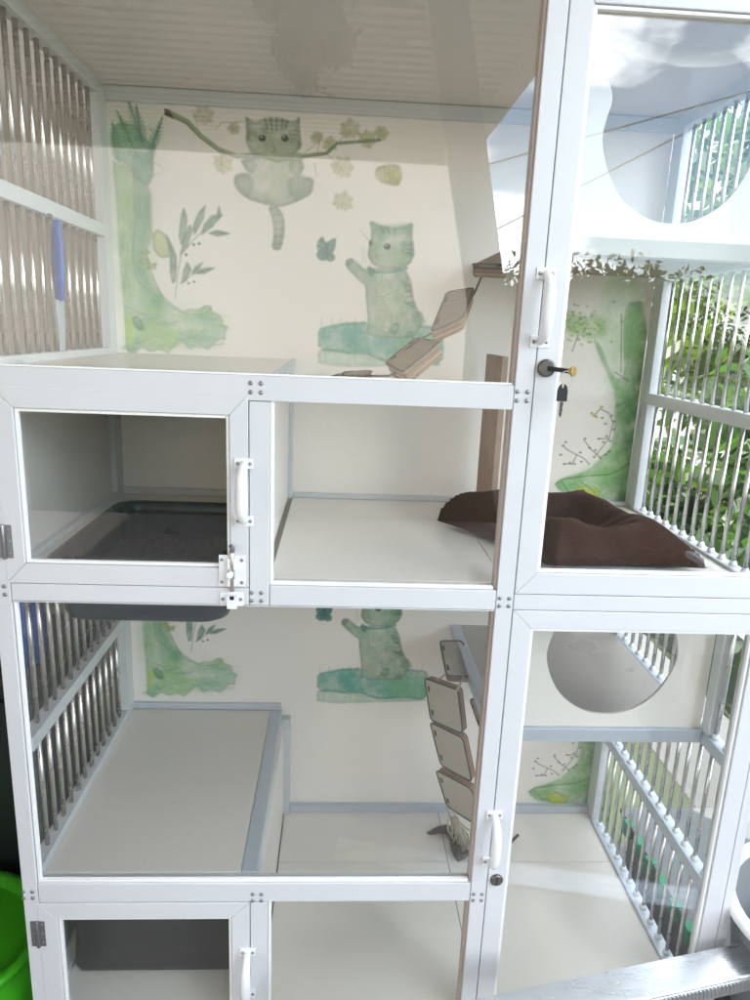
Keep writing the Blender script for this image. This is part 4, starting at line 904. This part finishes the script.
shrub(9, 1.75, 2.6, -.45, (.35, 1.1, .45), 5500, .045, LM[0])
shrub(10, 1.85, .5, -.62, (.4, 1.2, .35), 5500, .04, LM[2])
shrub(4, 3.2, 3.6, 1.0, (1.1, 1.4, 1.3), 8000, .085, LM[0])
shrub(5, 5.6, 5.2, 1.2, (1.8, 2.0, 1.8), 9000, .11, LM[2])
shrub(6, 7.5, 9.5, 2.2, (2.6, 2.8, 2.6), 9000, .15, LM[1], 'tree', 3)
hg = empty('hedge', 'low dark clipped hedge added across the unseen yard to keep low reflections dark', 'hedge')  # unseen, added so the panes reflect something dark low down
bx('added_hedge_core', pbr('added_hedge_core', (.015, .03, .01), .9), hg, -5, 2.6, -4.75, -4.35, GZ, .02, bevel=0)
g_ = np.random.default_rng(3); n_ = 9000; P_ = np.stack([g_.uniform(-5.05, 2.65, n_), g_.uniform(-4.80, -4.28, n_), g_.uniform(-1, .12, n_)], 1)
leaf_cloud('foliage', leafmat('added_hedge_leaf', (.03, .07, .018)), hg, (0, 0, 0), (1, 1, 1), n_, .05, 77, pts=P_)
hg = empty('hedge', 'clipped dark hedge added out of view to hide sunlit ground from the pane reflections', 'hedge')  # nearer blocker, added to keep bright ground out of the door reflections
bx('added_hedge_core', pbr('added_hedge_core', (.015, .03, .01), .9), hg, .95, 4.2, -2.62, -2.36, GZ, .10, bevel=0)
n_ = 7000; P_ = np.stack([g_.uniform(.90, 4.25, n_), g_.uniform(-2.68, -2.30, n_), g_.uniform(-1, .16, n_)], 1)
leaf_cloud('foliage', leafmat('added_near_hedge_leaf', (.03, .065, .018)), hg, (0, 0, 0), (1, 1, 1), n_, .04, 78, pts=P_)
shrub(7, 5.4, -14, .55, (3.8, 2.2, 1.55), 30000, .085, LM[1], 'tree', 3)
nb = empty('added_neighbour_house', 'cream house block added across the unseen yard for warm bounce and reflections', 'house')  # unseen house added to show in the panes and bounce warm light
bx('wall', pbr('cream_bounce_facade', (.50, .45, .385), .85, var=.05), nb, -9, 1.45, -9.5, -7.2, GZ, 2.75, bevel=0)
bx('roof', pbr('grey_brown_roof', (.25, .21, .18), .8), nb, -9.2, 1.5, -9.7, -7.0, 2.751, 2.85, bevel=0)
gw = bx('garden_wall', pbr('white_painted_wall', (.22, .21, .20), .8, bump=.3, bscale=20, var=.05), None, 4.35, 4.5, -6, 12, GZ - .1, .02, bevel=.004); gw['label'] = 'low white painted garden wall beyond the shrubs'; gw['category'] = 'wall'
gw = bx('retaining_wall', pbr('grey_block_wall', (.16, .16, .155), .85, bump=.5, bscale=25, var=.12), None, 1.30, 1.42, -1.5, 3.2, GZ - .1, -.80, bevel=.004); gw['label'] = 'low grey concrete wall right of the cage'; gw['category'] = 'wall'
# railing on the grey wall
gr = empty('garden_railing', 'pale thin metal railing behind the right bars', 'railing')
PALE = pbr('pale_metal', (.6, .62, .62), .4)
for z in (-.30, -.44): bx('rail', PALE, gr, 1.345, 1.370, -1.4, 3.1, z, z + .022)
for k in range(9): bx('post', PALE, gr, 1.348, 1.367, -1.3 + k * .53, -1.28 + k * .53, -.799, -.301)
# pale block of flats far off
fb = empty('apartment_building', 'pale block of flats with rows of windows beyond the garden', 'building')
bx('wall', pbr('pale_grey_facade', (.5, .5, .5), .8, var=.05), fb, 13, 20, 9, 30, GZ, 9, bevel=0)
WIN = pbr('dark_window_glass', (.05, .07, .09), .1)
for i in range(9):
    for k in range(6): bx('window', WIN, fb, 12.94, 12.99, 10 + i * 2.1, 11.1 + i * 2.1, -.2 + k * 1.5, .8 + k * 1.5, bevel=0)

# grey storage crate with green clips beside the cage
sb = empty('storage_crate', 'grey crate with green clips along its rim, beside the right bars', 'crate')
m = MB(); GP = pbr('mid_grey_plastic', (.17, .18, .18), .45, var=.06)
R = [[(a, b, z) for a, b in rrect(.83 + i, 1.20 - i, .08 + i, .60 - i, .03)] for i, z in ((.0, -.80), (.004, -.83), (.02, -.985))]
o = loft('crate_body', R, GP, sb); s = o.modifiers.new('s', 'SOLIDIFY'); s.thickness = .004
bx('crate_lid', pbr('light_grey_lid', (.16, .17, .17), .5), sb, .825, 1.205, .075, .605, -.799, -.785, bevel=.003)
for k in range(7): bx('clip', GREENC, sb, .815, .836, .115 + k * .068, .145 + k * .068, -.825, -.782, bevel=.003)
# grey tub with a white rim beside the right post
tb = empty('grey_basin', 'grey plastic basin with a thick white rim right of the cage post', 'basin')
def basin():
    cx, cy, n = 1.02, -.02, 48
    ring = lambda r, z: [(cx + r * math.cos(2 * PI * k / n), cy + r * .85 * math.sin(2 * PI * k / n), z) for k in range(n)]
    o = loft('basin_body', [ring(.235, -.55), ring(.20, -.80), ring(.15, -.985), ring(.12, -.99)], GP, tb); s = o.modifiers.new('s', 'SOLIDIFY'); s.thickness = .004
    m = MB(); P = ring(.242, -.545); m.tube([Vector(p) for p in P + P[:1]], .013, 10); m.build('rim', WHITE2, tb)
basin()

# power lines over the yard in front of the cage
for (ua, va, ub, vb), lab in (((585, 137, 700, 105), 'upper power line crossing the sky beyond the yard'), ((583, 185, 700, 125), 'lower power line crossing the sky beyond the yard')):
    a, b = on_plane(ua, va, 9.0), on_plane(ub, vb, 9.0); d = b - a
    m = MB(); m.tube([(p.x, -p.y, p.z) for p in (a - d * 3, a - d, a, b, b + d * 3)], .012, 6)
    o = m.build('power_line', BLACKR); o['label'] = lab; o['category'] = 'cable'
